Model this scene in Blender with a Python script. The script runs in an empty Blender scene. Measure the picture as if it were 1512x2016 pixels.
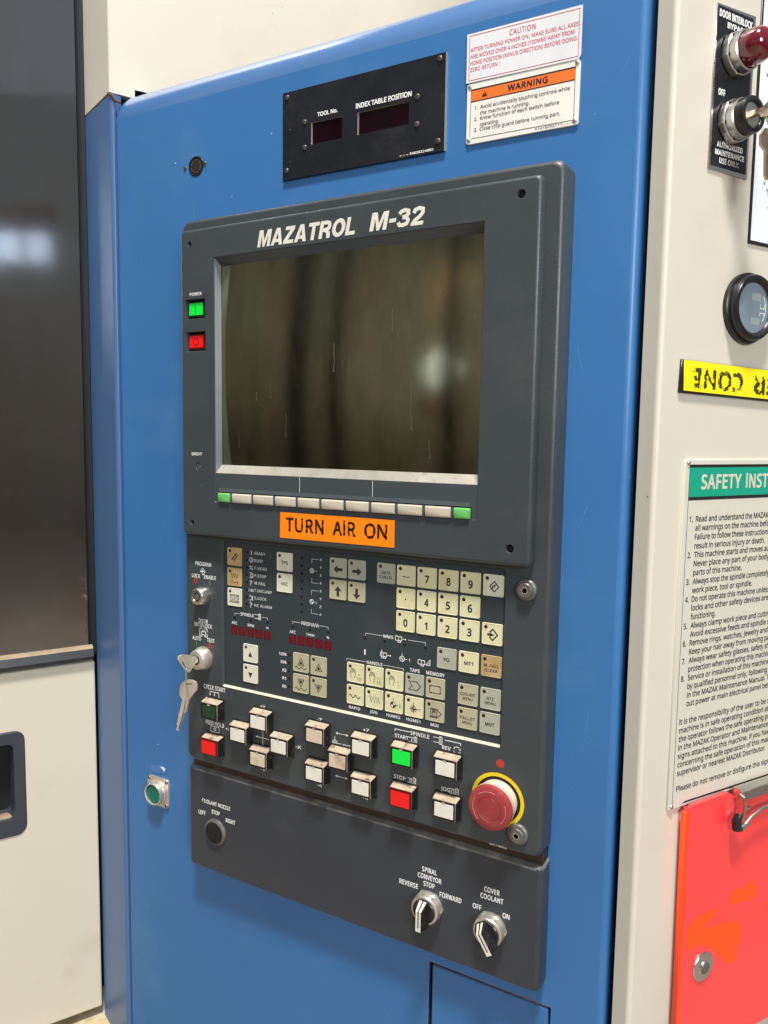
import bpy, math, random
from mathutils import Vector, Matrix
random.seed(7)
S = bpy.context.scene
COL = S.collection
R_ = math.radians
MM = 0.001

# ------------------------------------------------------------------ camera, world, lamps
cam = bpy.data.objects.new('camera', bpy.data.cameras.new('camera')); COL.objects.link(cam)
c = cam.data; c.sensor_fit = 'HORIZONTAL'; c.sensor_width = 36; c.lens = 36; c.clip_start = 0.01; c.clip_end = 200
right = Vector((0.8705682, 0.49183315, 0.01453131)); up = Vector((-0.0599653, 0.07673668, 0.99524652)); fwd = Vector((-0.48838015, 0.86730135, -0.09629744))
m = Matrix.Identity(4)
for i in range(3):
    m[i][0] = right[i]; m[i][1] = up[i]; m[i][2] = -fwd[i]
m[0][3], m[1][3], m[2][3] = 0.0, -0.65, 1.4
cam.matrix_world = m
S.camera = cam

W = bpy.data.worlds.new('World'); S.world = W; W.use_nodes = True
W.node_tree.nodes['Background'].inputs[0].default_value = (0.90, 0.95, 1.0, 1)
W.node_tree.nodes['Background'].inputs[1].default_value = 0.31

def area(name, loc, target, sx, sy, power, col):
    l = bpy.data.lights.new(name, 'AREA'); l.shape = 'RECTANGLE'; l.size = sx; l.size_y = sy; l.energy = power; l.color = col
    o = bpy.data.objects.new(name, l); COL.objects.link(o); o.location = loc
    o.rotation_euler = (Vector(target) - Vector(loc)).to_track_quat('-Z', 'Y').to_euler()
    return o
area('ceiling_lamp', (0.53, -1.62, 6.0), (-0.35, 0, 1.35), 0.80, 0.50, 430, (1.0, 0.965, 0.91))
area('hall_light', (2.8, -3.1, 2.6), (-0.3, 0, 1.4), 1.3, 1.1, 113, (0.93, 0.97, 1.0))

S.view_settings.view_transform = 'Standard'; S.view_settings.look = 'None'
S.view_settings.exposure = 0.0; S.view_settings.gamma = 1.0
S.render.engine = 'CYCLES'
S.cycles.use_denoising = True
S.cycles.max_bounces = 8

# ------------------------------------------------------------------ frames (mm coordinates on the faces of the machine)
class Frame:
    def __init__(s, o, u, v=(0, 0, 1)):
        u = Vector(u); v = Vector(v); n = u.cross(v)
        s.m = Matrix.Identity(4)
        for i in range(3):
            s.m[i][0], s.m[i][1], s.m[i][2], s.m[i][3] = u[i], v[i], n[i], o[i]
    def at(s, u=0, v=0, w=0, rot=None):
        M = s.m @ Matrix.Translation((u * MM, v * MM, w * MM))
        if rot is not None: M = M @ rot
        return M
FM = Frame((0, 0, 1.4), (1, 0, 0))                                     # blue control panel
FR = Frame((-0.1138, -0.005, 1.4), (math.sin(R_(31)), math.cos(R_(31)), 0))   # beige cabinet at the right
FD = Frame((-0.815, 0.038, 1.4), (math.sin(R_(28)), math.cos(R_(28)), 0))     # sliding door at the left
FP = Frame((-0.7385, 0, 1.4), (math.sin(R_(68)), -math.cos(R_(68)), 0))       # side of the corner post
FU = Frame((-0.7385, 0.0005, 1.4), (math.sin(R_(30)), math.cos(R_(30)), 0))   # upper cover
WORLD = Frame((0, 0, 0), (1, 0, 0), (0, 1, 0))

# ------------------------------------------------------------------ materials
def mat(name, col, rough=0.5, metal=0.0, spec=0.5, coat=0.0, var=0.0, vscale=8.0, bump=0.0, bscale=400.0, stain=None, stain_amt=0.0, stain_scale=30.0,
        stain_lo=0.55, stain_hi=0.7, rvar=0.0, stretch=(1, 1, 1), emit=None, estr=0.0, wear=None, specks=None, coat_rough=0.1):
    M = bpy.data.materials.new(name); M.use_nodes = True
    nt = M.node_tree; N = nt.nodes; L = nt.links; b = N['Principled BSDF']
    b.inputs['Base Color'].default_value = (*col, 1); b.inputs['Roughness'].default_value = rough
    b.inputs['Metallic'].default_value = metal; b.inputs['Specular IOR Level'].default_value = spec
    b.inputs['Coat Weight'].default_value = coat; b.inputs['Coat Roughness'].default_value = coat_rough
    geo = N.new('ShaderNodeNewGeometry'); mp = N.new('ShaderNodeMapping'); mp.inputs['Scale'].default_value = stretch
    L.new(geo.outputs['Position'], mp.inputs['Vector'])
    def noise(scale, det=4, r=0.55, vec=True):
        n = N.new('ShaderNodeTexNoise'); n.inputs['Scale'].default_value = scale; n.inputs['Detail'].default_value = det; n.inputs['Roughness'].default_value = r
        L.new(mp.outputs[0] if vec else geo.outputs['Position'], n.inputs['Vector']); return n
    def ramp(src, lo, hi):
        r = N.new('ShaderNodeMapRange'); r.inputs['From Min'].default_value = lo; r.inputs['From Max'].default_value = hi
        L.new(src, r.inputs['Value']); return r
    cur = None
    if var > 0:
        n = noise(vscale); hsv = N.new('ShaderNodeMix'); hsv.data_type = 'RGBA'
        r = ramp(n.outputs['Fac'], 0.3, 0.7)
        hsv.inputs['A'].default_value = (*[max(0, x * (1 - var)) for x in col], 1)
        hsv.inputs['B'].default_value = (*[min(1, x * (1 + var)) for x in col], 1)
        L.new(r.outputs[0], hsv.inputs['Factor']); cur = hsv.outputs['Result']
    def over(cur, src, colr, amt):
        mx = N.new('ShaderNodeMix'); mx.data_type = 'RGBA'; mx.inputs['B'].default_value = (*colr, 1)
        if cur is None: mx.inputs['A'].default_value = (*col, 1)
        else: L.new(cur, mx.inputs['A'])
        mu = N.new('ShaderNodeMath'); mu.operation = 'MULTIPLY'; mu.inputs[1].default_value = amt
        L.new(src, mu.inputs[0]); L.new(mu.outputs[0], mx.inputs['Factor']); return mx.outputs['Result']
    if stain is not None:
        n = noise(stain_scale, 6, 0.62); cur = over(cur, ramp(n.outputs['Fac'], stain_lo, stain_hi).outputs[0], stain, stain_amt)
    if specks is not None:                                           # tiny chips of the finish: (colour, scale, threshold)
        v = N.new('ShaderNodeTexVoronoi'); v.inputs['Scale'].default_value = specks[1]; L.new(geo.outputs['Position'], v.inputs['Vector'])
        n = noise(specks[1] * 0.35, 1, 0.5, False)
        a = ramp(v.outputs['Distance'], specks[2], specks[2] * 0.7); g = ramp(n.outputs['Fac'], 0.60, 0.63)
        mu = N.new('ShaderNodeMath'); mu.operation = 'MULTIPLY'; L.new(a.outputs[0], mu.inputs[0]); L.new(g.outputs[0], mu.inputs[1])
        cur = over(cur, mu.outputs[0], specks[0], 0.85)
    if cur is not None: L.new(cur, b.inputs['Base Color'])
    if rvar > 0:
        n = noise(vscale * 2.3, 5, 0.6); r = ramp(n.outputs['Fac'], 0.3, 0.7)
        r.inputs['To Min'].default_value = max(0.02, rough - rvar); r.inputs['To Max'].default_value = rough + rvar; L.new(r.outputs[0], b.inputs['Roughness'])
    if bump > 0:
        n = noise(bscale, 3, 0.5, False); bp = N.new('ShaderNodeBump'); bp.inputs['Strength'].default_value = bump; bp.inputs['Distance'].default_value = 0.0004
        L.new(n.outputs['Fac'], bp.inputs['Height']); L.new(bp.outputs[0], b.inputs['Normal'])
    if emit: b.inputs['Emission Color'].default_value = (*emit, 1); b.inputs['Emission Strength'].default_value = estr
    if wear is not None:                                             # rubbed-off print: (scale, lo, hi)
        n = noise(wear[0], 3, 0.7); r = ramp(n.outputs['Fac'], wear[1], wear[2]); L.new(r.outputs[0], b.inputs['Alpha'])
    return M

blue = mat('blue_paint', (0.036, 0.148, 0.365), 0.38, spec=0.4, coat=0.22, coat_rough=0.25, var=0.07, vscale=4, bump=0.20, bscale=260, rvar=0.06, stain=(0.085, 0.20, 0.38), stain_amt=0.35, stain_scale=6, specks=((0.6, 0.62, 0.62), 60, 0.06))
blue_post = mat('blue_post_paint', (0.060, 0.138, 0.31), 0.42, coat=0.15, coat_rough=0.30, var=0.06, vscale=4, bump=0.06, bscale=260, stretch=(1, 1, 0.3), rvar=0.05)  # greyer than the panel blue: the cream door's reflection put into the colour
beige = mat('beige_paint', (0.645, 0.605, 0.515), 0.42, var=0.02, vscale=5, bump=0.10, bscale=240, rvar=0.05, stain=(0.55, 0.47, 0.36), stain_amt=0.28, stain_scale=7, specks=((0.22, 0.18, 0.14), 45, 0.05))
beige_door = mat('beige_door_paint', (0.64, 0.59, 0.475), 0.45, var=0.02, vscale=6, bump=0.10, bscale=240, stain=(0.50, 0.42, 0.30), stain_amt=0.35, stain_scale=9, specks=((0.30, 0.16, 0.08), 35, 0.06))
grey = mat('grey_console_paint', (0.044, 0.053, 0.058), 0.36, var=0.08, vscale=12, bump=0.35, bscale=900, rvar=0.06, stain=(0.085, 0.085, 0.08), stain_amt=0.32, stain_scale=10, specks=((0.65, 0.65, 0.62), 50, 0.045))
grey_low = mat('grey_coolant_paint', (0.034, 0.040, 0.050), 0.33, var=0.08, vscale=10, bump=0.25, bscale=800, rvar=0.05, stain=(0.06, 0.065, 0.072), stain_amt=0.3, stain_scale=12)
membrane = mat('keypad_film', (0.030, 0.040, 0.045), 0.40, var=0.06, vscale=10, bump=0.10, bscale=900, stain=(0.06, 0.065, 0.065), stain_amt=0.25, stain_scale=16)
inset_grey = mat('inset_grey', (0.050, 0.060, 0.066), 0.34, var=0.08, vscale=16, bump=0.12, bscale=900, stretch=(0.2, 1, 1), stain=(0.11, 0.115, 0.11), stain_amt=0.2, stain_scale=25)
glass = mat('picture_tube_glass', (0.285, 0.280, 0.185), 0.115, metal=1.0, var=0.24, vscale=22, rvar=0.02, stain=(0.40, 0.27, 0.17), stain_amt=0.55, stain_scale=17, stain_lo=0.45, stain_hi=0.68, stretch=(1.6, 1, 0.55), specks=((0.75, 0.7, 0.6), 70, 0.05))
lip_dust = mat('dusty_lip', (0.34, 0.32, 0.275), 0.7, var=0.15, vscale=60, stain=(0.2, 0.18, 0.15), stain_amt=0.6, stain_scale=140, stain_lo=0.58)
rim_dust = mat('dusty_cream_rim', (0.62, 0.55, 0.42), 0.7, var=0.12, vscale=60)
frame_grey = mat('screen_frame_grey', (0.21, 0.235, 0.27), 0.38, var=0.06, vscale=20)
blue_roll = mat('blue_paint_rolled', (0.038, 0.152, 0.385), 0.34, coat=1.0, coat_rough=0.20, var=0.05, vscale=3, bump=0.10, bscale=260)
blue_roll.node_tree.nodes['Principled BSDF'].inputs['Coat IOR'].default_value = 2.5
dust = mat('brown_dust', (0.45, 0.36, 0.26), 0.85, var=0.2, vscale=90, stain=(0.10, 0.05, 0.03), stain_amt=0.8, stain_scale=110, stain_lo=0.56, stain_hi=0.68)
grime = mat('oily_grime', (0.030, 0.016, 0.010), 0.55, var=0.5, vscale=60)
black = mat('black_plastic', (0.012, 0.012, 0.013), 0.32, var=0.2, vscale=60, rvar=0.08)
black_side = mat('black_button_side', (0.010, 0.009, 0.009), 0.42, stain=(0.12, 0.075, 0.05), stain_amt=0.55, stain_scale=120, stain_lo=0.55, stain_hi=0.7)
deep = mat('deep_black', (0.003, 0.003, 0.004), 0.8)
gap_dark = mat('gap_shadow_rubber', (0.008, 0.010, 0.016), 0.7)
plate_black = mat('black_anodised_plate', (0.011, 0.012, 0.016), 0.24, var=0.2, vscale=20, rvar=0.08, stain=(0.045, 0.04, 0.038), stain_amt=0.35, stain_scale=18, specks=((0.7, 0.7, 0.7), 60, 0.05))
red_window = mat('dark_red_window', (0.007, 0.001, 0.003), 0.10, spec=0.3)
led_red = mat('unlit_red_digit', (0.105, 0.001, 0.008), 0.3)
led_seg = mat('unlit_segment', (0.24, 0.012, 0.022), 0.4)
chrome = mat('bright_metal', (0.66, 0.64, 0.61), 0.30, metal=1)
key_steel = mat('key_steel', (0.70, 0.64, 0.54), 0.40, metal=0.55, var=0.05, vscale=60, stain=(0.45, 0.38, 0.30), stain_amt=0.4, stain_scale=120)
nickel = mat('dull_nickel', (0.68, 0.63, 0.55), 0.36, metal=0.75, rvar=0.06, vscale=60, var=0.06, stain=(0.40, 0.31, 0.22), stain_amt=0.4, stain_scale=90)
brass = mat('worn_nickel_brass', (0.52, 0.43, 0.33), 0.36, metal=1, rvar=0.12, vscale=80, var=0.12)
screwm = mat('screw_metal', (0.34, 0.31, 0.28), 0.35, metal=1, stain=(0.08, 0.05, 0.03), stain_amt=0.6, stain_scale=300)
black_screw = mat('blackened_steel', (0.05, 0.048, 0.046), 0.35, metal=0.8, var=0.3, vscale=100)
washer = mat('grey_washer', (0.15, 0.14, 0.13), 0.4, metal=0.4, var=0.15, vscale=90)
white = mat('white_print', (0.88, 0.88, 0.86), 0.5)
cream_print = mat('cream_print', (0.68, 0.66, 0.58), 0.5, var=0.05, vscale=100)
dim_print = mat('dim_white_print', (0.60, 0.62, 0.62), 0.5)
worn_print = mat('worn_white_print', (0.80, 0.80, 0.78), 0.5, wear=(300, 0.38, 0.41))
half_print = mat('rubbed_white_print', (0.80, 0.80, 0.78), 0.5, wear=(420, 0.33, 0.36))
black_print = mat('black_print', (0.012, 0.012, 0.014), 0.5)
worn_black = mat('worn_black_print', (0.030, 0.006, 0.002), 0.5, wear=(260, 0.43, 0.45))
worn_black2 = mat('rubbed_black_print', (0.060, 0.055, 0.01), 0.5, wear=(150, 0.46, 0.52))
red_print = mat('red_print', (0.52, 0.035, 0.07), 0.5)
red_mark = mat('red_mark', (0.42, 0.045, 0.03), 0.5)
green_mark = mat('green_mark', (0.05, 0.33, 0.15), 0.5)
key_cream = mat('key_cream', (0.67, 0.64, 0.40), 0.42, var=0.04, vscale=60, stain=(0.52, 0.42, 0.22), stain_amt=0.45, stain_scale=70)
key_pale = mat('key_pale', (0.66, 0.65, 0.53), 0.42, var=0.04, vscale=60, stain=(0.50, 0.44, 0.3), stain_amt=0.3, stain_scale=70)
key_khaki = mat('key_khaki', (0.42, 0.40, 0.27), 0.42, var=0.05, vscale=60, stain=(0.30, 0.26, 0.15), stain_amt=0.4, stain_scale=80)
key_grey = mat('key_grey', (0.38, 0.39, 0.31), 0.42, var=0.05, vscale=60, stain=(0.28, 0.26, 0.18), stain_amt=0.3, stain_scale=80)
key_tan = mat('key_tan', (0.50, 0.36, 0.17), 0.42, var=0.08, vscale=60, stain=(0.27, 0.15, 0.05), stain_amt=0.7, stain_scale=60, stain_lo=0.45)
key_ink = mat('key_ink', (0.035, 0.034, 0.032), 0.45)
key_ink_soft = mat('key_ink_soft', (0.10, 0.095, 0.08), 0.5)
soft_cream = mat('soft_key_cream', (0.50, 0.45, 0.36), 0.42, var=0.05, vscale=60, stain=(0.40, 0.33, 0.24), stain_amt=0.3, stain_scale=90)
soft_green = mat('soft_key_green', (0.13, 0.46, 0.12), 0.4, var=0.06, vscale=80)
lens_white = mat('lens_white', (0.74, 0.71, 0.62), 0.38, var=0.04, vscale=90, stain=(0.48, 0.38, 0.27), stain_amt=0.35, stain_scale=70, stain_lo=0.56)
lens_dirty = mat('lens_dirty_cream', (0.62, 0.52, 0.40), 0.42, var=0.06, vscale=90, stain=(0.34, 0.20, 0.11), stain_amt=0.75, stain_scale=60, stain_lo=0.55)
lens_green = mat('lens_green', (0.0, 0.78, 0.055), 0.3, coat=0.3)
lens_red = mat('lens_red', (0.82, 0.006, 0.008), 0.3, coat=0.3)
lens_dark = mat('lens_dark_green', (0.002, 0.030, 0.008), 0.12, coat=0.8, var=0.9, vscale=70)
red_frame = mat('dark_red_frame', (0.10, 0.004, 0.004), 0.3)
green_frame = mat('dark_green_frame', (0.004, 0.030, 0.008), 0.3)
mushroom = mat('faded_red_plastic', (0.30, 0.034, 0.038), 0.45, var=0.10, vscale=70, stain=(0.36, 0.10, 0.095), stain_amt=0.6, stain_scale=80, bump=0.1, bscale=500)
mush_side = mat('pale_dusty_red', (0.62, 0.50, 0.40), 0.55, var=0.12, vscale=60)
yellow = mat('yellow_ring', (0.74, 0.56, 0.015), 0.4, var=0.06, vscale=80, stain=(0.4, 0.3, 0.03), stain_amt=0.4, stain_scale=120)
orange = mat('fluorescent_orange_label', (1.0, 0.235, 0.004), 0.42, var=0.02, vscale=30)
sign_orange = mat('sign_orange', (0.90, 0.16, 0.02), 0.42)
sign_white = mat('sign_white', (0.76, 0.74, 0.68), 0.42, var=0.02, vscale=20, stain=(0.55, 0.47, 0.34), stain_amt=0.3, stain_scale=30)
sticker_white = mat('sticker_white', (0.70, 0.71, 0.73), 0.35, var=0.03, vscale=20, stain=(0.50, 0.52, 0.52), stain_amt=0.4, stain_scale=14, stretch=(1, 1, 0.4))
sign_cream = mat('sign_cream', (0.63, 0.605, 0.52), 0.40, var=0.02, vscale=10, stain=(0.50, 0.42, 0.26), stain_amt=0.45, stain_scale=16, stain_lo=0.6, stain_hi=0.8)
sign_green = mat('sign_green', (0.004, 0.34, 0.215), 0.38, var=0.03, vscale=40)
sheet_white = mat('laminated_white', (0.80, 0.84, 0.90), 0.25, coat=0.4)
yellow_label = mat('yellow_label', (0.92, 0.80, 0.008), 0.42, var=0.03, vscale=40)
clip_red = mat('fluorescent_red_acrylic', (1.0, 0.052, 0.060), 0.25, coat=0.5, var=0.02, vscale=6, stain=(0.93, 0.045, 0.035), stain_amt=0.5, stain_scale=6)
clip_patch = mat('orange_residue', (1.0, 0.082, 0.006), 0.35, var=0.02, vscale=40)
clip_edge = mat('acrylic_edge', (1.0, 0.06, 0.01), 0.25)
alu = mat('aluminium', (0.66, 0.65, 0.63), 0.28, metal=1, rvar=0.08, vscale=40, stretch=(1, 1, 4))
steel_door = mat('dark_glossy_window', (0.29, 0.305, 0.325), 0.07, metal=0.95, var=0.10, vscale=2.2, rvar=0.03, stretch=(1, 1, 0.3), stain=(0.27, 0.205, 0.17), stain_amt=0.65, stain_scale=3, stain_lo=0.42, stain_hi=0.62, bump=0.03, bscale=60, specks=((0.5, 0.5, 0.52), 30, 0.03))
door_trim = mat('door_trim_dark', (0.035, 0.037, 0.042), 0.38, var=0.1, vscale=20)
trim_dust = mat('dusty_trim_top', (0.36, 0.28, 0.18), 0.75, var=0.2, vscale=60)
handle_grey = mat('handle_grey', (0.034, 0.040, 0.052), 0.4, var=0.1, vscale=30)
conn_green = mat('connector_green', (0.0, 0.17, 0.115), 0.5)
dome_red = mat('dome_red', (0.13, 0.002, 0.012), 0.12, coat=1.0, spec=0.6)
gauge_face = mat('gauge_face', (0.19, 0.25, 0.30), 0.10, coat=1.0, coat_rough=0.03)
gauge_plate = mat('gauge_plate', (0.30, 0.34, 0.36), 0.4)
rust = mat('rusty_grime', (0.12, 0.055, 0.03), 0.8, var=0.5, vscale=120)
tape = mat('torn_tape', (0.06, 0.17, 0.40), 0.25, var=0.1, vscale=60)
floor_m = mat('concrete_floor', (0.30, 0.24, 0.18), 0.6, var=0.15, vscale=2)
wall_m = mat('hall_wall', (0.66, 0.64, 0.58), 0.7, var=0.1, vscale=1)
col_m = mat('dark_column', (0.012, 0.013, 0.018), 0.7)
beam_m = mat('wood_beam', (0.40, 0.22, 0.13), 0.7)
base_m = mat('cast_base', (0.42, 0.33, 0.18), 0.6, var=0.3, vscale=30, stain=(0.75, 0.70, 0.62), stain_amt=0.8, stain_scale=22, stain_lo=0.5)
daylight = mat('window_daylight', (0.8, 0.9, 1.0), 0.5, emit=(0.72, 0.84, 1.0), estr=1.9)
daylight_dim = mat('side_window_daylight', (0.8, 0.9, 1.0), 0.5, emit=(0.72, 0.84, 1.0), estr=2.2)
warm_lamp = mat('warm_bulb', (1, 0.8, 0.5), 0.5, emit=(1.0, 0.62, 0.25), estr=30)

# ------------------------------------------------------------------ mesh helpers (local u right, v up, w out of the face, all in mm)
class B:
    weight = 1.0
    def __init__(s): s.v = []; s.f = []; s.mi = []; s.cur = 0
    def face(s, idx, mi=None): s.f.append(tuple(idx)); s.mi.append(s.cur if mi is None else mi)
    def ring(s, pts):
        n = len(s.v); s.v += [tuple(p) for p in pts]; return list(range(n, n + len(pts)))
    def loft(s, rings, cap0=False, cap1=True, closed=True, mats=None):
        ids = [s.ring(r) for r in rings]; n = len(ids[0])
        for j, (a, b) in enumerate(zip(ids, ids[1:])):
            for i in range(n if closed else n - 1):
                k = (i + 1) % n; s.face((a[i], a[k], b[k], b[i]), None if mats is None else mats[j])
        if cap0: s.face(ids[0][::-1])
        if cap1: s.face(ids[-1], None if mats is None else mats[-1])
        return s
    def slab(s, cx, cy, w, h, r, w0, w1, b=0.0, k=4, nb=2, cap0=True):
        rs = [rr(cx, cy, w, h, r, w0, k)]
        if b > 0:
            for j in range(nb + 1):
                a = math.pi / 2 * j / nb; ins = b * (1 - math.cos(a))
                rs.append(rr(cx, cy, w - 2 * ins, h - 2 * ins, max(r - ins, 0.02), w1 - b + b * math.sin(a), k))
        else: rs.append(rr(cx, cy, w, h, r, w1, k))
        return s.loft(rs, cap0=cap0)
    def box(s, x0, x1, y0, y1, z0, z1):
        return s.loft([[(x0, y0, z), (x1, y0, z), (x1, y1, z), (x0, y1, z)] for z in (z0, z1)], cap0=True)
    def poly(s, pts, w): s.face(s.ring([(x, y, w) for x, y in pts])); return s
    def prism(s, pts, z0, z1): return s.loft([[(x, y, z) for x, y in pts] for z in (z0, z1)], cap0=True)
    def quad(s, x0, x1, y0, y1, w): return s.poly([(x0, y0), (x1, y0), (x1, y1), (x0, y1)], w)
    def disc(s, cx, cy, r, w, n=20): return s.poly([(cx + r * math.cos(2 * math.pi * i / n), cy + r * math.sin(2 * math.pi * i / n)) for i in range(n)], w)
    def lathe(s, prof, cx=0, cy=0, n=32, cap0=False, cap1=True):
        return s.loft([[(cx + r * math.cos(2 * math.pi * i / n), cy + r * math.sin(2 * math.pi * i / n), w) for i in range(n)] for r, w in prof], cap0, cap1)
    def arc(s, cx, cy, r0, r1, w, a0=0, a1=360, n=28):
        full = abs(a1 - a0) >= 360
        P = [[(cx + r * math.cos(R_(a0 + (a1 - a0) * i / n)), cy + r * math.sin(R_(a0 + (a1 - a0) * i / n)), w) for i in range(n if full else n + 1)] for r in (r1, r0)]
        return s.loft(P, cap1=False, closed=full)
    def line(s, pts, t, w, close=False):                             # flat printed stroke with mitred joints
        t *= B.weight; pts = [Vector(p) for p in pts]; n = len(pts); L = []; Rr = []
        for i, p in enumerate(pts):
            a = pts[i - 1] if (i > 0 or close) else None; b = pts[(i + 1) % n] if (i < n - 1 or close) else None
            d1 = (p - a).normalized() if a is not None else None; d2 = (b - p).normalized() if b is not None else None
            d1 = d1 or d2; d2 = d2 or d1
            nn = Vector((-(d1.y + d2.y), d1.x + d2.x))
            nn = nn.normalized() if nn.length > 1e-6 else Vector((-d1.y, d1.x))
            k = min(2.0, 1 / max(0.35, abs(nn.dot(Vector((-d1.y, d1.x)))))) * t / 2
            L.append((p.x + nn.x * k, p.y + nn.y * k, w)); Rr.append((p.x - nn.x * k, p.y - nn.y * k, w))
        return s.loft([Rr, L], cap1=False, closed=close)
    def arrow(s, x0, y0, x1, y1, t, hd, w, both=False):
        a = Vector((x0, y0)); b = Vector((x1, y1)); d = (b - a).normalized(); p = Vector((-d.y, d.x))
        s.line([a + d * (hd if both else 0), b - d * hd], t, w)
        for tip, q in ((b, d),) + (((a, -d),) if both else ()):
            base = tip - q * hd * 1.25; s.poly([tuple(tip), tuple(base + p * hd * 0.62), tuple(base - p * hd * 0.62)][::(1)], w)
        return s
    def tube(s, path, r, n=10, close=False):
        path = [Vector(p) for p in path]; rings = []; m = len(path); prev = None
        for i, p in enumerate(path):
            d = (path[(i + 1) % m] - path[i - 1]) if close else (path[min(i + 1, m - 1)] - path[max(i - 1, 0)])
            d.normalize()
            x = d.orthogonal().normalized() if prev is None else (prev - d * prev.dot(d)).normalized()
            prev = x; y = d.cross(x); rad = r[i] if isinstance(r, (list, tuple)) else r
            rings.append([p + x * rad * math.cos(2 * math.pi * j / n) + y * rad * math.sin(2 * math.pi * j / n) for j in range(n)])
        if close: rings.append(rings[0])
        return s.loft([[tuple(q) for q in g] for g in rings], cap0=not close, cap1=not close)
    def add(s, other, dx=0, dy=0, dz=0):
        n = len(s.v); s.v += [(a + dx, b + dy, c_ + dz) for a, b, c_ in other.v]
        for f, k in zip(other.f, other.mi): s.f.append(tuple(i + n for i in f)); s.mi.append(k)
        return s
    def mesh(s, name, mats, smooth=35):
        me = bpy.data.meshes.new(name); me.from_pydata([(a * MM, b * MM, c_ * MM) for a, b, c_ in s.v], [], s.f); me.update()
        for q in (mats if isinstance(mats, (list, tuple)) else [mats]): me.materials.append(q)
        for p, k in zip(me.polygons, s.mi): p.material_index = k; p.use_smooth = bool(smooth)
        if smooth:
            me.set_sharp_from_angle(angle=R_(smooth))
            for p in me.polygons:                                     # broad front faces stay flat next to their rounded edges
                if abs(p.normal.z) > .9999 and p.area > 1.2e-5: p.use_smooth = False
        return me

def tight(prof, d=0.35, lim=5):
    """support points next to the bends of a folded sheet profile, so that the flat parts stay flat"""
    out = [prof[0]]
    for p, q in zip(prof, prof[1:]):
        L = math.dist(p, q)
        if L > lim: out += [tuple(a + (b - a) * d / L for a, b in zip(p, q)), tuple(b - (b - a) * d / L for a, b in zip(p, q))]
        out.append(q)
    return out
def rr(cx, cy, w, h, r, z, k=4):
    pts = []; r = min(r, w / 2 - 1e-3, h / 2 - 1e-3)
    for (sx, sy, a0) in ((1, 1, 0), (-1, 1, 90), (-1, -1, 180), (1, -1, 270)):
        for i in range(k + 1):
            a = R_(a0 + 90 * i / k); pts.append((cx + sx * (w / 2 - r) + r * math.cos(a), cy + sy * (h / 2 - r) + r * math.sin(a), z))
    return pts
def rx(x0, x1, y0, y1, r, z, k=4): return rr((x0 + x1) / 2, (y0 + y1) / 2, x1 - x0, y1 - y0, r, z, k)

WM = {}
def link(name, me, M, parent=None, label=None):
    o = bpy.data.objects.new(name, me); COL.objects.link(o); WM[o] = M
    if parent is not None:
        o.parent = parent; o.matrix_basis = WM[parent].inverted() @ M
    else: o.matrix_basis = M
    if label: o['label'] = label
    return o
def put(name, b, mats, M, parent=None, label=None, smooth=35): return link(name, b.mesh(name, mats, smooth), M, parent, label)
def tag(o, label, cat=None, group=None, kind=None):
    if label: o['label'] = label
    if cat: o['category'] = cat
    if group: o['group'] = group
    if kind: o['kind'] = kind
    return o
def thing(name, M, label, cat, group=None): return tag(link(name, None, M), label, cat, group)

# text: flat lettering fitted to its measured width and capital height
import os
def font(fn):                                                         # Blender's own interface fonts; its built-in font if missing
    try: return bpy.data.fonts.load(os.path.join(bpy.utils.resource_path('LOCAL'), 'datafiles', 'fonts', fn))
    except Exception: return None
LATIN, KANA = font('NotoSansHebrew-Regular.woff2'), font('Noto Sans CJK Regular.woff2')
_tc = {}
def glyphs(s, res=3):
    if s in _tc: return _tc[s]
    cu = bpy.data.curves.new('t', 'FONT'); cu.body = s.replace('I', 'l'); cu.resolution_u = res; cu.fill_mode = 'FRONT'; cu.space_character = 1.09 if s.upper() == s and 2 < len(s) < 16 else 1.0
    f = KANA if any(ord(ch) > 0x2fff for ch in s) else LATIN
    if f: cu.font = f
    o = bpy.data.objects.new('t', cu); COL.objects.link(o)
    me = bpy.data.meshes.new_from_object(o.evaluated_get(bpy.context.evaluated_depsgraph_get()))
    vs = [(v.co.x, v.co.y) for v in me.vertices]; fs = [tuple(p.vertices) for p in me.polygons]
    bpy.data.objects.remove(o); bpy.data.curves.remove(cu); bpy.data.meshes.remove(me)
    _tc[s] = (vs, fs); return _tc[s]
_ch = [y for x, y in glyphs('H')[0]]; CY0, CY1 = min(_ch), max(_ch)
def text(b, s, u, v, width, cap, w, bold=0.012, shear=0.0, fit=None, center=False):
    """u = left edge (or centre), v = middle of the capitals; bold thickens the strokes by overlaid, slightly shifted copies"""
    vs, fs = glyphs(s); r = bold / 0.7 * cap; sy = (cap - 2 * r) / (CY1 - CY0)
    ref = glyphs(fit)[0] if fit else vs
    xs = [x for x, y in ref]; x0 = min(xs); sx = (width - 2 * r) / max(1e-3, max(xs) - x0)
    if s in ('1', 'I', '.', '-'): sx = min(sx, sy)
    nd = 1 if bold < .008 else 4 if r < .13 else 8
    for k in range(nd):
        a = 2 * math.pi * (k + .5) / nd; dx, dy = (r * math.cos(a), r * math.sin(a)) if nd > 1 else (0, 0)
        n = len(b.v)
        for x, y in vs:
            X = (x - x0) * sx + r + dx - (width / 2 if center else 0); Y = (y - (CY0 + CY1) / 2) * sy + dy
            b.v.append((u + X + Y * shear, v + Y, w + k * .004))
        for f in fs: b.face([i + n for i in f])
    return b
def texts(rows, w, bold=0.012, **k):
    b = B()
    for r in rows: text(b, r[0], r[1], r[2], r[3], r[4], w, bold, **k)
    return b

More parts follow.
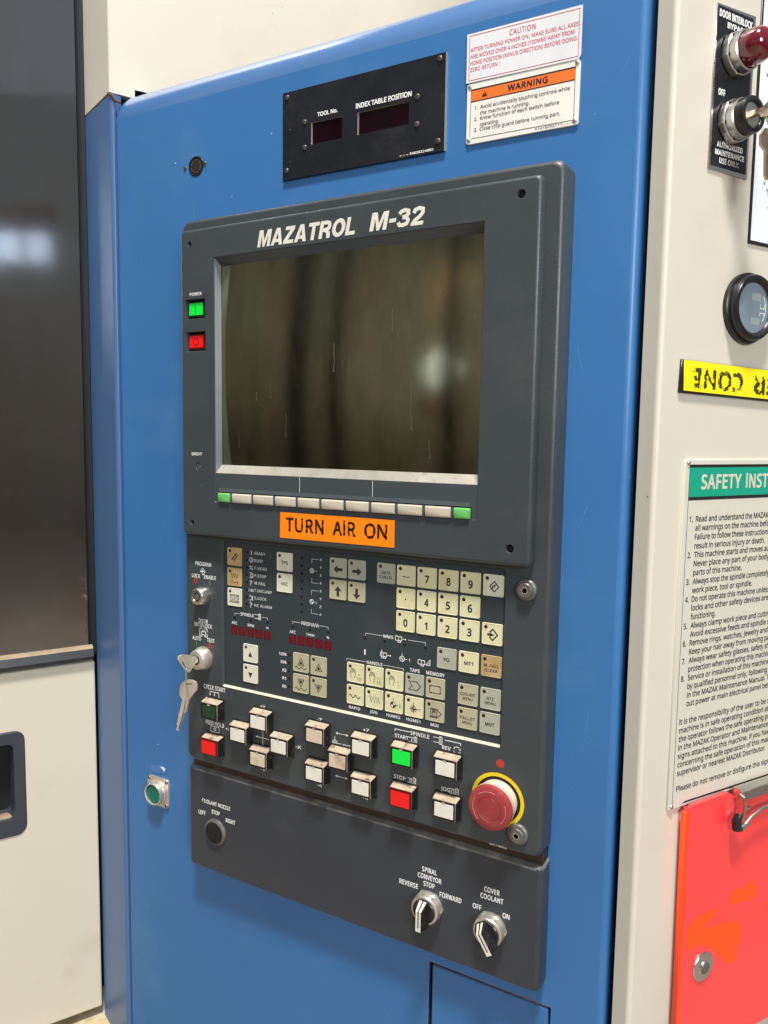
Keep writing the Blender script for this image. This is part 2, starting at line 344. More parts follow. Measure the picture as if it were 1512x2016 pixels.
def put_marks(name, b, mats, M, parent, gap=3.0):
    """printed marks: every word or symbol becomes a part of its own"""
    n = len(b.v); par = list(range(n))
    def find(i):
        while par[i] != i: par[i] = par[par[i]]; i = par[i]
        return i
    for f in b.f:
        r0 = find(f[0])
        for i in f[1:]: par[find(i)] = r0
    box = {}
    for i, (x, y, w) in enumerate(b.v):
        r0 = find(i); q = box.get(r0)
        box[r0] = (x, x, y, y) if q is None else (min(q[0], x), max(q[1], x), min(q[2], y), max(q[3], y))
    items = [[q, {k}] for k, q in box.items()]; merged = True
    while merged:
        merged = False; out = []
        for q, ks in items:
            for o in out:
                p = o[0]
                if q[0] - gap < p[1] and p[0] - gap < q[1] and q[2] - .5 < p[3] and p[2] - .5 < q[3]:
                    o[0] = (min(q[0], p[0]), max(q[1], p[1]), min(q[2], p[2]), max(q[3], p[3])); o[1] |= ks; merged = True; break
            else: out.append([q, set(ks)])
        items = out
    res = []
    for q, ks in items:
        c_ = B(); mp = {}; cx, cy = (q[0] + q[1]) / 2, (q[2] + q[3]) / 2
        for f, k in zip(b.f, b.mi):
            if find(f[0]) in ks:
                for i in f:
                    if i not in mp: mp[i] = len(c_.v); c_.v.append((b.v[i][0] - cx, b.v[i][1] - cy, b.v[i][2]))
                c_.face([mp[i] for i in f], k)
        res.append(put(name, c_, mats, M @ Matrix.Translation((cx * MM, cy * MM, 0)), parent))
    return res

# ------------------------------------------------------------------ small hardware used in many places (shared meshes)
def lathe_mesh(name, prof, mats, n=24, **k):
    return B().lathe(prof, n=n, **k).mesh(name, mats)
def screw_head(r, h, slotted=False, m_=None):
    b = B(); b.lathe([(r, 0), (r, h * 0.35), (r * 0.85, h * 0.8), (r * 0.55, h)], n=18)
    b.cur = 1
    if slotted: b.box(-r * 0.8, r * 0.8, -r * 0.12, r * 0.12, h * 0.9, h * 1.03)
    else:
        b.box(-r * 0.55, r * 0.55, -r * 0.13, r * 0.13, h * 0.9, h * 1.04); b.box(-r * 0.13, r * 0.13, -r * 0.55, r * 0.55, h * 0.9, h * 1.05)
    return b.mesh('screw', [m_ or screwm, deep])
SCREW = screw_head(2.6, 1.8); SCREW_S = screw_head(2.1, 1.4)
BLACK_SCREW = screw_head(2.9, 1.2, m_=black_screw)
RIVET = lathe_mesh('rivet', [(2.0, 0), (1.9, 0.5), (1.4, 1.1), (0.6, 1.4)], chrome, 16)

# ================================================================== THE SETTING
def room():
    b = B(); b.box(-12000, 12000, -9000, 4000, -40, 0); o = put('floor', b, floor_m, WORLD.at()); o['kind'] = 'structure'
    b = B(); b.box(-26000, 10000, -7300, -7050, 0, 5500); o = put('back_wall', b, wall_m, WORLD.at()); o['kind'] = 'structure'
    b = B(); b.box(10000, 10250, -9000, 4000, 0, 6200); o = put('side_wall', b, wall_m, WORLD.at()); o['kind'] = 'structure'
    b = B(); b.loft([[(-2330 + 400 * math.cos(2 * math.pi * i / 28), y, 2010 + 350 * math.sin(2 * math.pi * i / 28)) for i in range(28)] for y in (-7048, -7020)], cap0=True); o = put('wall_window', b, daylight, WORLD.at()); o['kind'] = 'structure'
    b = B(); b.box(-2760, -1860, -7046, -6990, 1180, 1560); o = put('window_bench', b, mat('bench_pink', (0.62, 0.36, 0.28), 0.6), WORLD.at()); o['kind'] = 'structure'
    b = B(); b.lathe([(1, -60), (60, -30), (70, 20), (40, 60), (5, 80)], n=16); tag(put('hall_lamp', b, warm_lamp, WORLD.at(-2090, -6900, 3820)), 'small warm lamp hanging at the far end of the hall', 'lamp')
    b = B(); b.box(9965, 9990, -6200, -4060, 3880, 4270); b.box(9965, 9990, -3960, -3660, 3880, 4270); o = put('side_window', b, daylight_dim, WORLD.at()); o['kind'] = 'structure'
    b = B(); b.box(9900, 9990, -8000, -3560, 4420, 4640); o = put('side_beam', b, beam_m, WORLD.at()); o['kind'] = 'structure'
    for x, wd in ((-3310, 290), (-2650, 165), (-1220, 150)):
        b = B(); b.box(-wd / 2, wd / 2, -60, 60, 0, 4200); o = put('hall_column', b, col_m, WORLD.at(x, -3500, 0)); o['kind'] = 'structure'
room()

# ================================================================== MACHINE BODY
# interior darkness behind the gaps
b = B(); b.box(-1300, 60, -900, 383, -260, -240); o = put('machine_interior', b, deep, FM.at()); o['kind'] = 'structure'

# --- blue front panel with rolled top edge and rounded sides
def blue_panel():
    t = thing('blue_panel', FM.at(-436, -180, 0), 'large blue painted sheet metal panel with rolled top edge carrying the grey control console', 'panel')
    b = B(); X0, X1, Zt, Zb = -731.0, -135.6, 393.6, -900.0; hx0, hx1, hz = -306.5, -183.2, -517.2
    # outline of the skin as inset loops (open at the bottom)
    def loop(ins, w, rc=14, roll=0):
        pts = []; l, r_, tp = X0 + ins, X1 - ins, Zt - roll
        pts.append((l, Zb, w))
        k = max(rc - ins, 1)
        for i in range(7):
            a = R_(180 - 90 * i / 6); pts.append((l + k + k * math.cos(a), tp - k + k * math.sin(a), w))
        for i in range(7):
            a = R_(90 - 90 * i / 6); pts.append((r_ - k + k * math.cos(a), tp - k + k * math.sin(a), w))
        pts.append((r_, Zb, w)); return pts
    rings = [loop(0, -36)]
    for i in range(11):
        a = R_(9 * i); w = -34 + 34 * math.sin(a); e = max(0.0, w + 6) / 6
        rings.append(loop(6 * (1 - math.sqrt(max(0, 1 - e * e))), w, 14, 34 * (1 - math.cos(a))))
    b.loft(rings, cap1=False, closed=False)
    b.mi = [2 if min(b.v[i][1] for i in f) > Zt - 60 else 0 for f in b.f]
    # flat front: cells left after cutting the hatch opening
    inner = rings[-1]; lx, rx_ = inner[0][0], inner[-1][0]; tz = 0
    n0 = b.ring([(lx, Zb, 0), (hx0, Zb, 0), (hx0, hz, 0), (lx, hz, 0), (hx1, hz, 0), (rx_, hz, 0), (hx1, Zb, 0), (rx_, Zb, 0)])
    b.face((n0[0], n0[1], n0[2], n0[3])); b.face((n0[6], n0[7], n0[5], n0[4]))
    top = b.ring(inner[1:-1]); b.face([n0[3], n0[2], n0[4], n0[5]] + top[::-1])
    # walls of the hatch opening
    b.cur = 1
    b.face(b.ring([(hx0, Zb, 0), (hx0, hz, 0), (hx0, hz, -14), (hx0, Zb, -14)])[::-1]); b.face(b.ring([(hx1, Zb, 0), (hx1, hz, 0), (hx1, hz, -14), (hx1, Zb, -14)]))
    b.face(b.ring([(hx0, hz, 0), (hx1, hz, 0), (hx1, hz, -14), (hx0, hz, -14)])[::-1])
    put('panel_skin', b, [blue, grime, blue_roll], FM.at(), t)
    b = B(); b.cur = 0; b.box(hx0 - 8, hx1 + 8, Zb, hz + 8, -16, -14); put('opening_back', b, deep, FM.at(), t)
    d = thing('hatch_door', FM.at(-245, -700, 0), 'small blue hatch door with dirty top edge set in the blue panel below the coolant switch panel', 'hatch')
    b = B(); b.slab((hx0 + hx1) / 2, (hz - 3.2 + Zb) / 2, hx1 - hx0 - 5.6, hz - 3.2 - Zb, 1.0, -12, -0.6, 1.2); put('hatch_skin', b, blue, FM.at(), d)
    b = B(); b.box(hx0 + 3.2, hx1 - 3.2, hz - 3.2, hz - 2.7, -12, -1.6); put('grime_strip', b, rust, FM.at(), d)
blue_panel()

def scuffs():                                                        # old scratches in the enamel
    p = [o for o in COL.objects if o.name == 'blue_panel'][0]; m1 = mat('scratched_enamel', (0.10, 0.24, 0.43), 0.5, wear=(300, 0.40, 0.50))
    for x, z, L, a, t_ in ((-609, 238, 22, 84, .5), (-608, 252, 9, 70, .6), (-640, 60, 30, 62, .25), (-665, -120, 40, 75, .25), (-180, 70, 26, 100, .3), (-162, -250, 40, 84, .3), (-420, -560, 60, 12, .3), (-560, -540, 34, 150, .3), (-150, 300, 18, 60, .3), (-530, 345, 30, 20, .25), (-690, 200, 24, 95, .3), (-170, -60, 20, 72, .4)):
        b = B(); b.line([(x + L * (i / 5 - .5) * math.cos(R_(a)) + random.uniform(-.5, .5), z + L * (i / 5 - .5) * math.sin(R_(a)) + random.uniform(-.5, .5)) for i in range(6)], t_, .08); put('scratch', b, m1, FM.at(), p)
scuffs()

# --- corner post left of the panel: front strip, bent side, dirty top
def corner_post():
    t = thing('corner_post', FM.at(-738, -180, 0), 'narrow blue corner post with bent side face between sliding door and blue panel', 'post')
    sd, cd = math.sin(R_(68)), math.cos(R_(68)); s_ = 86
    prof = [(-732.4, -12), (-732.4, -1.5), (-733.6, -0.2)]
    for i in range(5):
        prof.append((-738.0 - 0.8 * i, -0.05 - 0.12 * i * i))
    prof += [(-738.5 - s_ * sd, -s_ * cd), (-738.5 - s_ * sd + 1, -s_ * cd - 14)]
    b = B(); Zt = 390.5; prof = tight(prof)
    b.loft([[(x, -900, w), (x, Zt, w)] for x, w in prof], cap1=False, closed=False)
    b.cur = 1; b.face(b.ring([(x, Zt, w) for x, w in prof]))
    put('post_skin', b, [blue_post, rust], FM.at(), t, smooth=50)
    b = B(); b.tube([(-739.5, Zt + 0.5, 0.6), (-733, Zt - 3, 0.4), (-727, Zt - 10, 0.2), (-722, Zt - 12, -2)], 1.6, 6); put('rust_edge', b, rust, FM.at(), t)
corner_post()

def upper_cover():
    t = thing('upper_cover', FU.at(100, 600, 0), 'cream painted upper machine cover with folded corner above the blue panel', 'cover')
    sd, cd = math.sin(R_(68)), math.cos(R_(68)); s_ = 86
    b = B(); zb = 392.8; zs = 401.5
    # plan profile: back end of the side face, folded corner, long front face whose lower edge steps up after a short tab
    def fr(s): return (-738.5 + s * 0.5, -s * 0.866)
    p = [((-738.5 - s_ * sd, -s_ * cd), zb), ((-738.5 - 2.4 * sd, -2.4 * cd), zb), ((-738.9, -0.35), zb), ((-738.1, -0.35), zb), (fr(2.2), zb), (fr(29), zb - 1), (fr(29.2), zs), (fr(3000), zs)]
    tp = tight([(x, z, w) for (x, w), z in p]); b.loft([[(x, z, w), (x, z + 3, w), (x, 900, w)] for x, z, w in tp], cap1=False, closed=False)
    under = [(x, z, w) for (x, w), z in p[:6]]
    b.face(b.ring(under + [(under[-1][0] - 6, zb - 1, under[-1][2] - 40), (p[0][0][0] + 20, zb, p[0][0][1] - 50)]))
    put('cover_skin', b, beige, FM.at(), t, smooth=50)
    b = B(); b.box(14, 90, 360, 430, -16, -12); put('shadow_gap', b, deep, FU.at(), t)
upper_cover()

# --- beige cabinet at the right
def right_cabinet():
    t = thing('beige_cabinet', FR.at(100, -100, 0), 'tall cream painted machine cabinet with folded corner carrying the safety sign at the right', 'cabinet')
    b = B(); prof = [(0, -22.0 - 10)]
    prof = []
    # side return (perpendicular to the front), rounded corner, front
    prof.append((0.0, -18.5)); prof.append((0.0, -4.0))
    for i in range(1, 8):
        a = R_(90 * i / 7); prof.append((4 - 4 * math.cos(a), -4 + 4 * math.sin(a)))
    prof.append((900, 0))
    prof = tight(prof); b.loft([[(u, -950, w), (u, 950, w)] for u, w in prof], cap1=False, closed=False)
    b.face(b.ring([(0, -950, -18.5), (0, 950, -18.5), (3, 950, -18.5), (3, -950, -18.5)]))
    put('cabinet_skin', b, beige, FR.at(), t, smooth=50)
    b = B(); b.box(-160, -100, -950, 950, -60, -50); put('gap_darkness', b, deep, FM.at(), t)  # black sheet standing in for the darkness inside the gap
right_cabinet()

# --- sliding door at the left: dark window above, cream panel below
def sliding_door():
    t = thing('sliding_door', FD.at(-80, -100, 0), 'sliding machine door with dark glossy window over a cream lower panel at the left', 'door')
    b = B(); b.box(-330, -48, -278, 900, -8, 0); b.box(-47.9, -17, -278, 900, -8, -.5); put('window_pane', b, steel_door, FD.at(), t)
    b = B(); b.loft([[(-330, -279, 0), (-330, -277.5, 4), (-330, -291, 9), (-330, -296, 6), (-330, -297, -4)], [(-12.5, -279, 0), (-12.5, -277.5, 4), (-12.5, -291, 9), (-12.5, -296, 6), (-12.5, -297, -4)]], cap1=False, closed=False, mats=None)
    b.cur = 1; b.face(b.ring([(-330, -277.4, -1), (-12.5, -277.4, -1), (-12.5, -277.6, 4.1), (-330, -277.6, 4.1)])); b.face(b.ring([(-330, -277.6, 4.2), (-12.5, -277.6, 4.2), (-12.5, -281.5, 6.0), (-330, -281.5, 6.0)]))
    b.cur = 0; b.face(b.ring([(-12.5, -279, 0), (-12.5, -277.5, 4), (-12.5, -291, 9), (-12.5, -296, 6), (-12.5, -297, -4)]))
    put('window_sill', b, [door_trim, trim_dust], FD.at(), t)
    # lower panel with a recessed pull
    b = B(); x0, x1, z0, z1 = -330, -9.5, -790, -300.5; hx0, hx1, hz0, hz1 = -240, -97.0, -515, -376.5
    b.loft([rx(x0, x1, z0, z1, 2.5, -14), rx(x0, x1, z0, z1, 2.5, -2), rx(x0 + 0.6, x1 - 0.6, z0 + 0.6, z1 - 0.6, 2, -0.6), rx(x0 + 2, x1 - 2, z0 + 2, z1 - 2, 1, 0),
            rx(hx0, hx1, hz0, hz1, 13, 0), rx(hx0, hx1, hz0, hz1, 13, -14)], cap1=False)
    put('lower_panel', b, beige_door, FD.at(), t)
    h = put('pull_handle', B().loft([rx(hx0 + .4, hx1 - .4, hz0 + .4, hz1 - .4, 12.8, -10), rx(hx0 + .4, hx1 - .4, hz0 + .4, hz1 - .4, 12.8, 0.6), rx(hx0 + 1.6, hx1 - 1.6, hz0 + 1.6, hz1 - 1.6, 12, 1.6),
            rx(hx0 + 13.5, hx1 - 13.5, hz0 + 22, hz1 - 16, 7, 1.0), rx(hx0 + 14.5, hx1 - 14.5, hz0 + 23, hz1 - 17, 7, -2), rx(hx0 + 16, hx1 - 16, hz0 + 26, hz1 - 20, 6, -28)], cap1=False), handle_grey, FD.at(), t)
    put('pull_pocket', B().quad(hx0 + 10, hx1 - 10, hz0 + 18, hz1 - 12, -28), deep, FD.at(), h)
    put('pocket_bottom', B().box(hx0 + 17, hx1 - 16, hz0 + 22, hz0 + 25, -26, -4), trim_dust, FD.at(), h)
    b = B(); b.box(-19, -3, -296, 900, -60, -20); put('door_seal', b, gap_dark, FD.at(), t)
sliding_door()
b = B(); b.slab(-60, -835, 240, 60, 4, -60, 30, 3); tag(put('machine_base', b, base_m, FD.at()), 'stained tan cast base below the sliding door at the bottom left corner', 'machine base')
b = B(); b.box(-400, 60, -900, 900, -90, -80); o = put('door_backing', b, deep, FD.at()); o['kind'] = 'structure'

# ================================================================== CONTROL CONSOLE
con = thing('control_console', FM.at(-397, -366, 0), 'large dark grey control console with screen, membrane keypad and push buttons on the blue panel', 'control panel')
HW = 25.0; KW = 22.0; BW = 37.0
hx0, hx1, hz0, hz1 = -604.3, -188.9, -366.0, 226.0
kx0, kx1, kz0, kz1 = -550.9, -229.7, -272.2, -111.5
b = B()
b.loft([rx(hx0, hx1, hz0, hz1, 9, 0), rx(hx0 + .6, hx1 - .6, hz0 + .6, hz1 - .6, 9, HW - 5),
        rx(hx0 + 1.2, hx1 - 1.4, hz0 + 1.2, hz1 - 1.4, 8.5, HW - 2.6), rx(hx0 + 2.4, hx1 - 3.0, hz0 + 2.4, hz1 - 3.0, 8, HW - 0.8), rx(hx0 + 4, hx1 - 5, hz0 + 4, hz1 - 5, 7, HW),
        rx(kx0, kx1, kz0, kz1, 2.5, HW)], cap1=False)
put('housing', b, grey, FM.at(), con)
b = B(); b.loft([rx(kx0, kx1, kz0, kz1, 2.5, HW), rx(kx0 + 1.1, kx1 - 1.1, kz0 + 1.6, kz1 - 1.1, 2, HW - 1.6), rx(kx0 + 1.1, kx1 - 1.1, kz0 + 1.6, kz1 - 1.1, 2, KW)], cap1=False)
b.mi = [1 if sum(b.v[i][1] for i in f) / len(f) < kz0 + 1.7 else 0 for f in b.f]
put('keypad_rim', b, [grey, rim_dust], FM.at(), con)
film = put('keypad_film', B().quad(kx0 + 1, kx1 - 1, kz0 + 1, kz1 - 1, KW + 0.02), membrane, FM.at(), con)
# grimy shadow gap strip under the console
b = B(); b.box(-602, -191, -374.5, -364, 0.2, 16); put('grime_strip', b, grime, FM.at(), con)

# --- monitor bezel
bx0, bx1, bz0, bz1 = -594.7, -204.4, -106.9, 211.8
ix0, ix1, iz0, iz1 = -549.0, -253.2, -69.9, 180.7
b = B()
b.loft([rx(bx0, bx1, bz0, bz1, 5, HW + .05), rx(bx0, bx1, bz0, bz1, 5, BW - 3.5), rx(bx0 + .5, bx1 - .7, bz0 + .7, bz1 - .7, 4.6, BW - 1.6), rx(bx0 + 1.6, bx1 - 2.2, bz0 + 2.0, bz1 - 2.0, 4, BW - .3), rx(bx0 + 2.6, bx1 - 3.6, bz0 + 3.2, bz1 - 3.2, 3, BW)], cap1=False)
# front cut around the two power pockets and the screw wells: strip layout
def plate_with_holes(b, outer, holes, w):
    """planar face with rectangular holes, split on a grid of their edges"""
    xs = sorted({outer[0], outer[1], *[h[0] for h in holes], *[h[1] for h in holes]}); zs = sorted({outer[2], outer[3], *[h[2] for h in holes], *[h[3] for h in holes]})
    for i in range(len(xs) - 1):
        for j in range(len(zs) - 1):
            cx, cz = (xs[i] + xs[i + 1]) / 2, (zs[j] + zs[j + 1]) / 2
            if not any(h[0] < cx < h[1] and h[2] < cz < h[3] for h in holes): b.quad(xs[i], xs[i + 1], zs[j], zs[j + 1], w)
pw = [(-589.0, -560.8, 120.0, 140.8), (-588.6, -560.6, 86.6, 107.4)]
sw_ = [(-584.4, -578.8, 194.1, 199.7), (-225.9, -218.3, 194.2, 201.8), (-226.8, -219.0, -95.9, -88.1), (-584.4, -578.6, -96.2, -90.4)]
knob = (-575.8, -568.0, -37.0, -29.2)
plate_with_holes(b, (bx0 + 2.6 + 0.9, bx1 - 3.6 - .9, bz0 + 3.2 + .9, bz1 - 3.2 - .9), [(ix0, ix1, iz0, iz1)] + pw + sw_ + [knob], BW)
b.loft([rx(bx0 + 2.6, bx1 - 3.6, bz0 + 3.2, bz1 - 3.2, 3, BW), rx(bx0 + 3.5, bx1 - 4.5, bz0 + 4.1, bz1 - 4.1, 0.01, BW)], cap1=False)
for h in [*pw]: b.loft([rx(*h, .01, BW, 1), rx(h[0] + 1.2, h[1] - .6, h[2] + 1.1, h[3] - .6, .01, BW - 2.2, 1), rx(h[0] + 1.2, h[1] - .6, h[2] + 1.1, h[3] - .6, .01, BW - 9, 1)], cap1=False)
for h in sw_ + [knob]:                                                # square cut filled by a round well
    cx, cz, r = (h[0] + h[1]) / 2, (h[2] + h[3]) / 2, (h[1] - h[0]) / 2
    P = [(cx + (r if abs(math.cos(a)) >= abs(math.sin(a)) - 1e-9 else r / abs(math.tan(a))) * (1 if math.cos(a) > 0 else -1), cz + (r if abs(math.sin(a)) >= abs(math.cos(a)) - 1e-9 else r * abs(math.tan(a))) * (1 if math.sin(a) > 0 else -1), BW) for a in [math.pi / 4 * (i / 4 + .0) + 1e-7 for i in range(32)]]
    Q = lambda q, w: [(cx + q * math.cos(math.pi / 16 * i), cz + q * math.sin(math.pi / 16 * i), w) for i in range(32)]
    b.loft([P, Q(r, BW), Q(r - .5, BW - .8), Q(r - .5, BW - 6)], cap1=True)
# shallow inset round screen and soft keys
b.loft([rx(ix0, ix1, iz0, iz1, .4, BW, 1), rx(ix0 + .5, ix1 - .5, iz0 + .5, iz1 - .5, .4, BW - 1.0, 1)], cap1=False)
bezel = put('monitor_bezel', b, grey, FM.at(), con)
gx0, gx1, gz0, gz1 = -545.4, -256.0, -30.8, 172.8
ox0, ox1, oz0, oz1 = ix0 + .5, ix1 - .6, -39.2, iz1 - .5
b = B()
b.quad(ix0 + .5, ix1 - .5, iz0 + .5, oz0, BW - 1.0)
for x in (-441.0, -358.2): b.cur = 1; b.box(x - .25, x + .25, -54.5, -40, BW - 1, BW - .82); b.cur = 0
b.quad(ox1, ix1 - .5, oz0, oz1, BW - 1.0)
put('inset_strip', b, [inset_grey, dim_print], FM.at(), con)
b = B()                                                               # sloping screen frame: left, top, right, and the dusty bottom lip
o_ = [(ox0, oz0), (ox1, oz0), (ox1, oz1), (ox0, oz1)]; g_ = [(gx0, gz0), (gx1, gz0), (gx1, gz1), (gx0, gz1)]
RC = 175 ** 2 / (2 * 11.0); gcx, gcz = (gx0 + gx1) / 2, (gz0 + gz1) / 2
def tube_w(x, z): return 36.6 - ((x - gcx) ** 2 + (z - gcz) ** 2) / (2 * RC)
NS = 24
for i in range(4):
    k = (i + 1) % 4; A_, Bp = [], []
    for j in range(NS + 1):
        f_ = j / NS; gx, gz = g_[i][0] + (g_[k][0] - g_[i][0]) * f_, g_[i][1] + (g_[k][1] - g_[i][1]) * f_; wt = tube_w(gx, gz) + .12; q = (650 - wt) / 620.5
        A_.append((o_[i][0] + (o_[k][0] - o_[i][0]) * f_, o_[i][1] + (o_[k][1] - o_[i][1]) * f_, BW - 1)); Bp.append((gx * q, gz * q, wt))
    ia, ib, ic = b.ring(A_), b.ring(Bp), b.ring([(x, z, w_ - 4) for x, z, w_ in Bp])
    for j in range(NS): b.face((ia[j], ia[j + 1], ib[j + 1], ib[j]), 1 if i == 0 else 3 if i in (1, 2) else 0); b.face((ib[j], ib[j + 1], ic[j + 1], ic[j]), 2)  # top and right walls take a darker grey as painted shade
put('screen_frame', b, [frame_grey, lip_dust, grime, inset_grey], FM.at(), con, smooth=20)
b = B()                                                               # curved picture tube
NX, NZ = 44, 34
for j in range(NZ + 1):
    for i in range(NX + 1):
        x = gx0 - 6 + (gx1 - gx0 + 12) * i / NX; z = gz0 - 2.5 + (gz1 - gz0 + 7) * j / NZ
        b.v.append((x, z, tube_w(x, z)))
for j in range(NZ):
    for i in range(NX): a = j * (NX + 1) + i; b.face((a, a + 1, a + NX + 2, a + NX + 1))
scr = put('screen_glass', b, glass, FM.at(), con, smooth=80)
drip = mat('dried_drip', (0.085, 0.070, 0.042), 0.6, var=0.3, vscale=200)
for x, z0, z1, t_ in ((-320.5, 8, 52, .7), (-401.5, 62, 88, .9), (-478, 38, 58, .6), (-497, 36, 44, .9), (-340.5, 96, 116, .7), (-459, 0, 22, .5), (-303, -18, -2, .5), (-523, -12, 6, .5)):
    b = B(); P = [(x + random.uniform(-.5, .5), z0 + (z1 - z0) * i / 6) for i in range(7)]
    b.line(P, t_, 0); b.disc(P[0][0], P[0][1], t_ * 1.1, 0.02, 10)
    for i, (a_, c_, w_) in enumerate(b.v): b.v[i] = (a_, c_, tube_w(a_, c_) + .12 + w_)
    put('drip_mark', b, drip, FM.at(), scr)
LOGO = {'M': (.95, [[(0, 0), (.22, 0), (.22, .68), (.30, 1), (0, 1)], [(.22, .68), (.40, 0), (.475, .38), (.30, 1)], [(.40, 0), (.55, 0), (.475, .38)], [(.55, 0), (.73, .68), (.65, 1), (.475, .38)], [(.73, 0), (.95, 0), (.95, 1), (.65, 1), (.73, .68)]], []),
 'A': (.88, [[(0, 0), (.25, 0), (.45, .76), (.44, 1), (.30, 1)], [(.63, 0), (.88, 0), (.58, 1), (.44, 1), (.43, .76)], [(.28, .17), (.60, .17), (.55, .36), (.33, .36)]], []),
 'Z': (.74, [[(0, 0), (.74, 0), (.74, .21), (.32, .21), (0, .2)], [(0, .2), (.32, .21), (.74, .80), (.42, .79)], [(.05, .79), (.42, .79), (.74, .80), (.74, 1), (.05, 1)]], []),
 'T': (.76, [[(.26, 0), (.50, 0), (.50, .79), (.26, .79)], [(0, .79), (.76, .79), (.76, 1), (0, 1)]], []),
 'R': (.82, [[(0, 0), (.24, 0), (.24, 1), (0, 1)], [(.40, .42), (.62, .44), (.76, .34), (.80, 0), (.55, 0), (.53, .26), (.40, .34)]], [[(.2, .89), (.50, .89), (.64, .84), (.68, .71), (.64, .57), (.50, .49), (.2, .48)]]),
 'O': (.90, [], 'ring'), 'L': (.64, [[(0, 0), (.64, 0), (.64, .21), (.24, .21), (.24, 1), (0, 1)][:1] + [(.64, 0), (.64, .21), (0, .21)], [(0, .21), (.24, .21), (.24, 1), (0, 1)]], []),
 '-': (.40, [[(.03, .33), (.40, .33), (.40, .54), (.03, .54)]], []),
 '3': (.70, [], [[(.07, .72), (.15, .85), (.34, .90), (.53, .84), (.56, .69), (.46, .57), (.26, .53)], [(.26, .53), (.50, .50), (.60, .35), (.56, .18), (.36, .105), (.17, .13), (.07, .28)]]),
 '2': (.70, [[(.02, 0), (.68, 0), (.68, .20), (.02, .20)]], [[(.09, .66), (.13, .82), (.33, .90), (.54, .83), (.57, .66), (.44, .46), (.20, .26), (.13, .10)]])}
def logo(b, word, u, v, width, cap, w):
    tot = sum(LOGO[ch][0] + .07 for ch in word) - .07; k = (width - .2 * cap) / tot; x = u; n = 0
    S_ = lambda px, py: (x + px * k + (py - .5) * cap * .2 + .1 * cap, v + (py - .5) * cap)
    for ch in word:
        wd, polys, strokes = LOGO[ch]
        for P in polys: n += 1; b.poly([S_(*p) for p in P], w + n * .003)
        if strokes == 'ring':
            P = [[(*S_(.45 + rx_ * math.cos(2 * math.pi * i / 32), .5 + ry * math.sin(2 * math.pi * i / 32)), w) for i in range(32)] for rx_, ry in ((.45, .515), (.205, .29))]
            b.loft(P, cap1=False)
        else:
            for P in strokes: n += 1; b.line([S_(*p) for p in P], .215 * cap, w + n * .003)
        x += (wd + .07) * k
b = B(); logo(b, 'MAZATROL', -492.3, 191.9, 115.0, 15.8, BW + .15); logo(b, 'M-32', -364.6, 192.4, 57.4, 15.8, BW + .15)
put_marks('logo_lettering', b, cream_print, FM.at(), con, 3)
b = texts([('POWER', -581.6, 145.7, 16.4, 3.30), ('BRIGHT', -580.9, -20.0, 14.6, 3.2)], BW + .15, 0.02); put_marks('lettering', b, white, FM.at(), con)
for h in sw_: link('screw', BLACK_SCREW, FM.at((h[0] + h[1]) / 2 + .3, (h[2] + h[3]) / 2, BW - 4.2), con)
b = B(); b.lathe([(3.1, -4), (3.1, -.6), (2.6, 0)], n=20); b.cur = 1; b.box(-2.8, 2.8, -.35, .35, -.2, .12)
put('brightness_knob', b, [washer, deep], FM.at(-571.9, -33.1, BW - .6, Matrix.Rotation(R_(35), 4, 'Z')), con)
for i, (lens, frame, zc, lab) in enumerate(((lens_green, green_frame, 130.5, 'green power-on button marked with a bar'), (lens_red, red_frame, 97.1, 'red power-off button marked with a circle'))):
    pb = put('power_button', B().slab(0, 0, 24.4, 17.4, .8, -8, -4.5, .5), black, FM.at(-575, zc, BW), con, lab)
    put('lens_rim', B().slab(-.2, -.2, 21.6, 15.6, .6, -4.6, -3.2, .4), frame, FM.at(-575, zc, BW), pb)
    put('lens', B().slab(-.9, .2, 18.4, 12.5, .4, -3.3, -2.4, .3), lens, FM.at(-575, zc, BW), pb)
    s_ = B(); (s_.line([(-.9, -3.9), (-.9, 4.1)], .8, -2.3) if i == 0 else s_.arc(-.9, .2, 3.1, 4.0, -2.3)); put('button_mark', s_, mat('mark_%d' % i, (0.0, 0.04, 0.01) if i == 0 else (0.16, 0.0, 0.003), .5), FM.at(-575, zc, BW), pb)

# --- soft keys under the screen
zk = -64.4
b = B(); b.quad(-545.0, -258.6, -70.4, -58.7, BW - .9); put('soft_key_slot', b, deep, FM.at(), con)
b = B()
b.loft([[(-544, -58.6, BW - .9), (-544, -54.8, BW - .9), (-544, -58.4, BW + .7), (-544, -58.6, BW + .7)], [(-259.6, -58.6, BW - .9), (-259.6, -54.8, BW - .9), (-259.6, -58.4, BW + .7), (-259.6, -58.6, BW + .7)]], cap0=True)
put('slot_hood', b, inset_grey, FM.at(), con)
def soft_key(wd):
    b = B(); h = 9.4
    b.loft([rr(0, 0, wd, h, .5, -1.0, 2), rr(0, 0, wd, h, .5, 2.2, 2), [(x, y + (0.0), w + (0.6 if y > 0 else 0)) for x, y, w in rr(0, -.2, wd - .8, h - 1.6, .7, 2.9, 2)], [(x, y, w + (.5 if y > 0 else 0)) for x, y, w in rr(0, -.6, wd - 2.0, h - 3.2, .6, 3.3, 2)]])
    return b
SK = soft_key(24.8).mesh('soft_key', soft_cream); SG = soft_key(15.0).mesh('soft_key_green', soft_green)
link('soft_key', SG, FM.at(-535.5, zk, BW - .6), con, 'green soft key at the left end of the row'); link('soft_key', SG, FM.at(-267.0, zk, BW - .6), con, 'green soft key at the right end of the row')
for i in range(9): link('soft_key', SK, FM.at(-511.8 + 27.72 * i, zk, BW - .6), con)
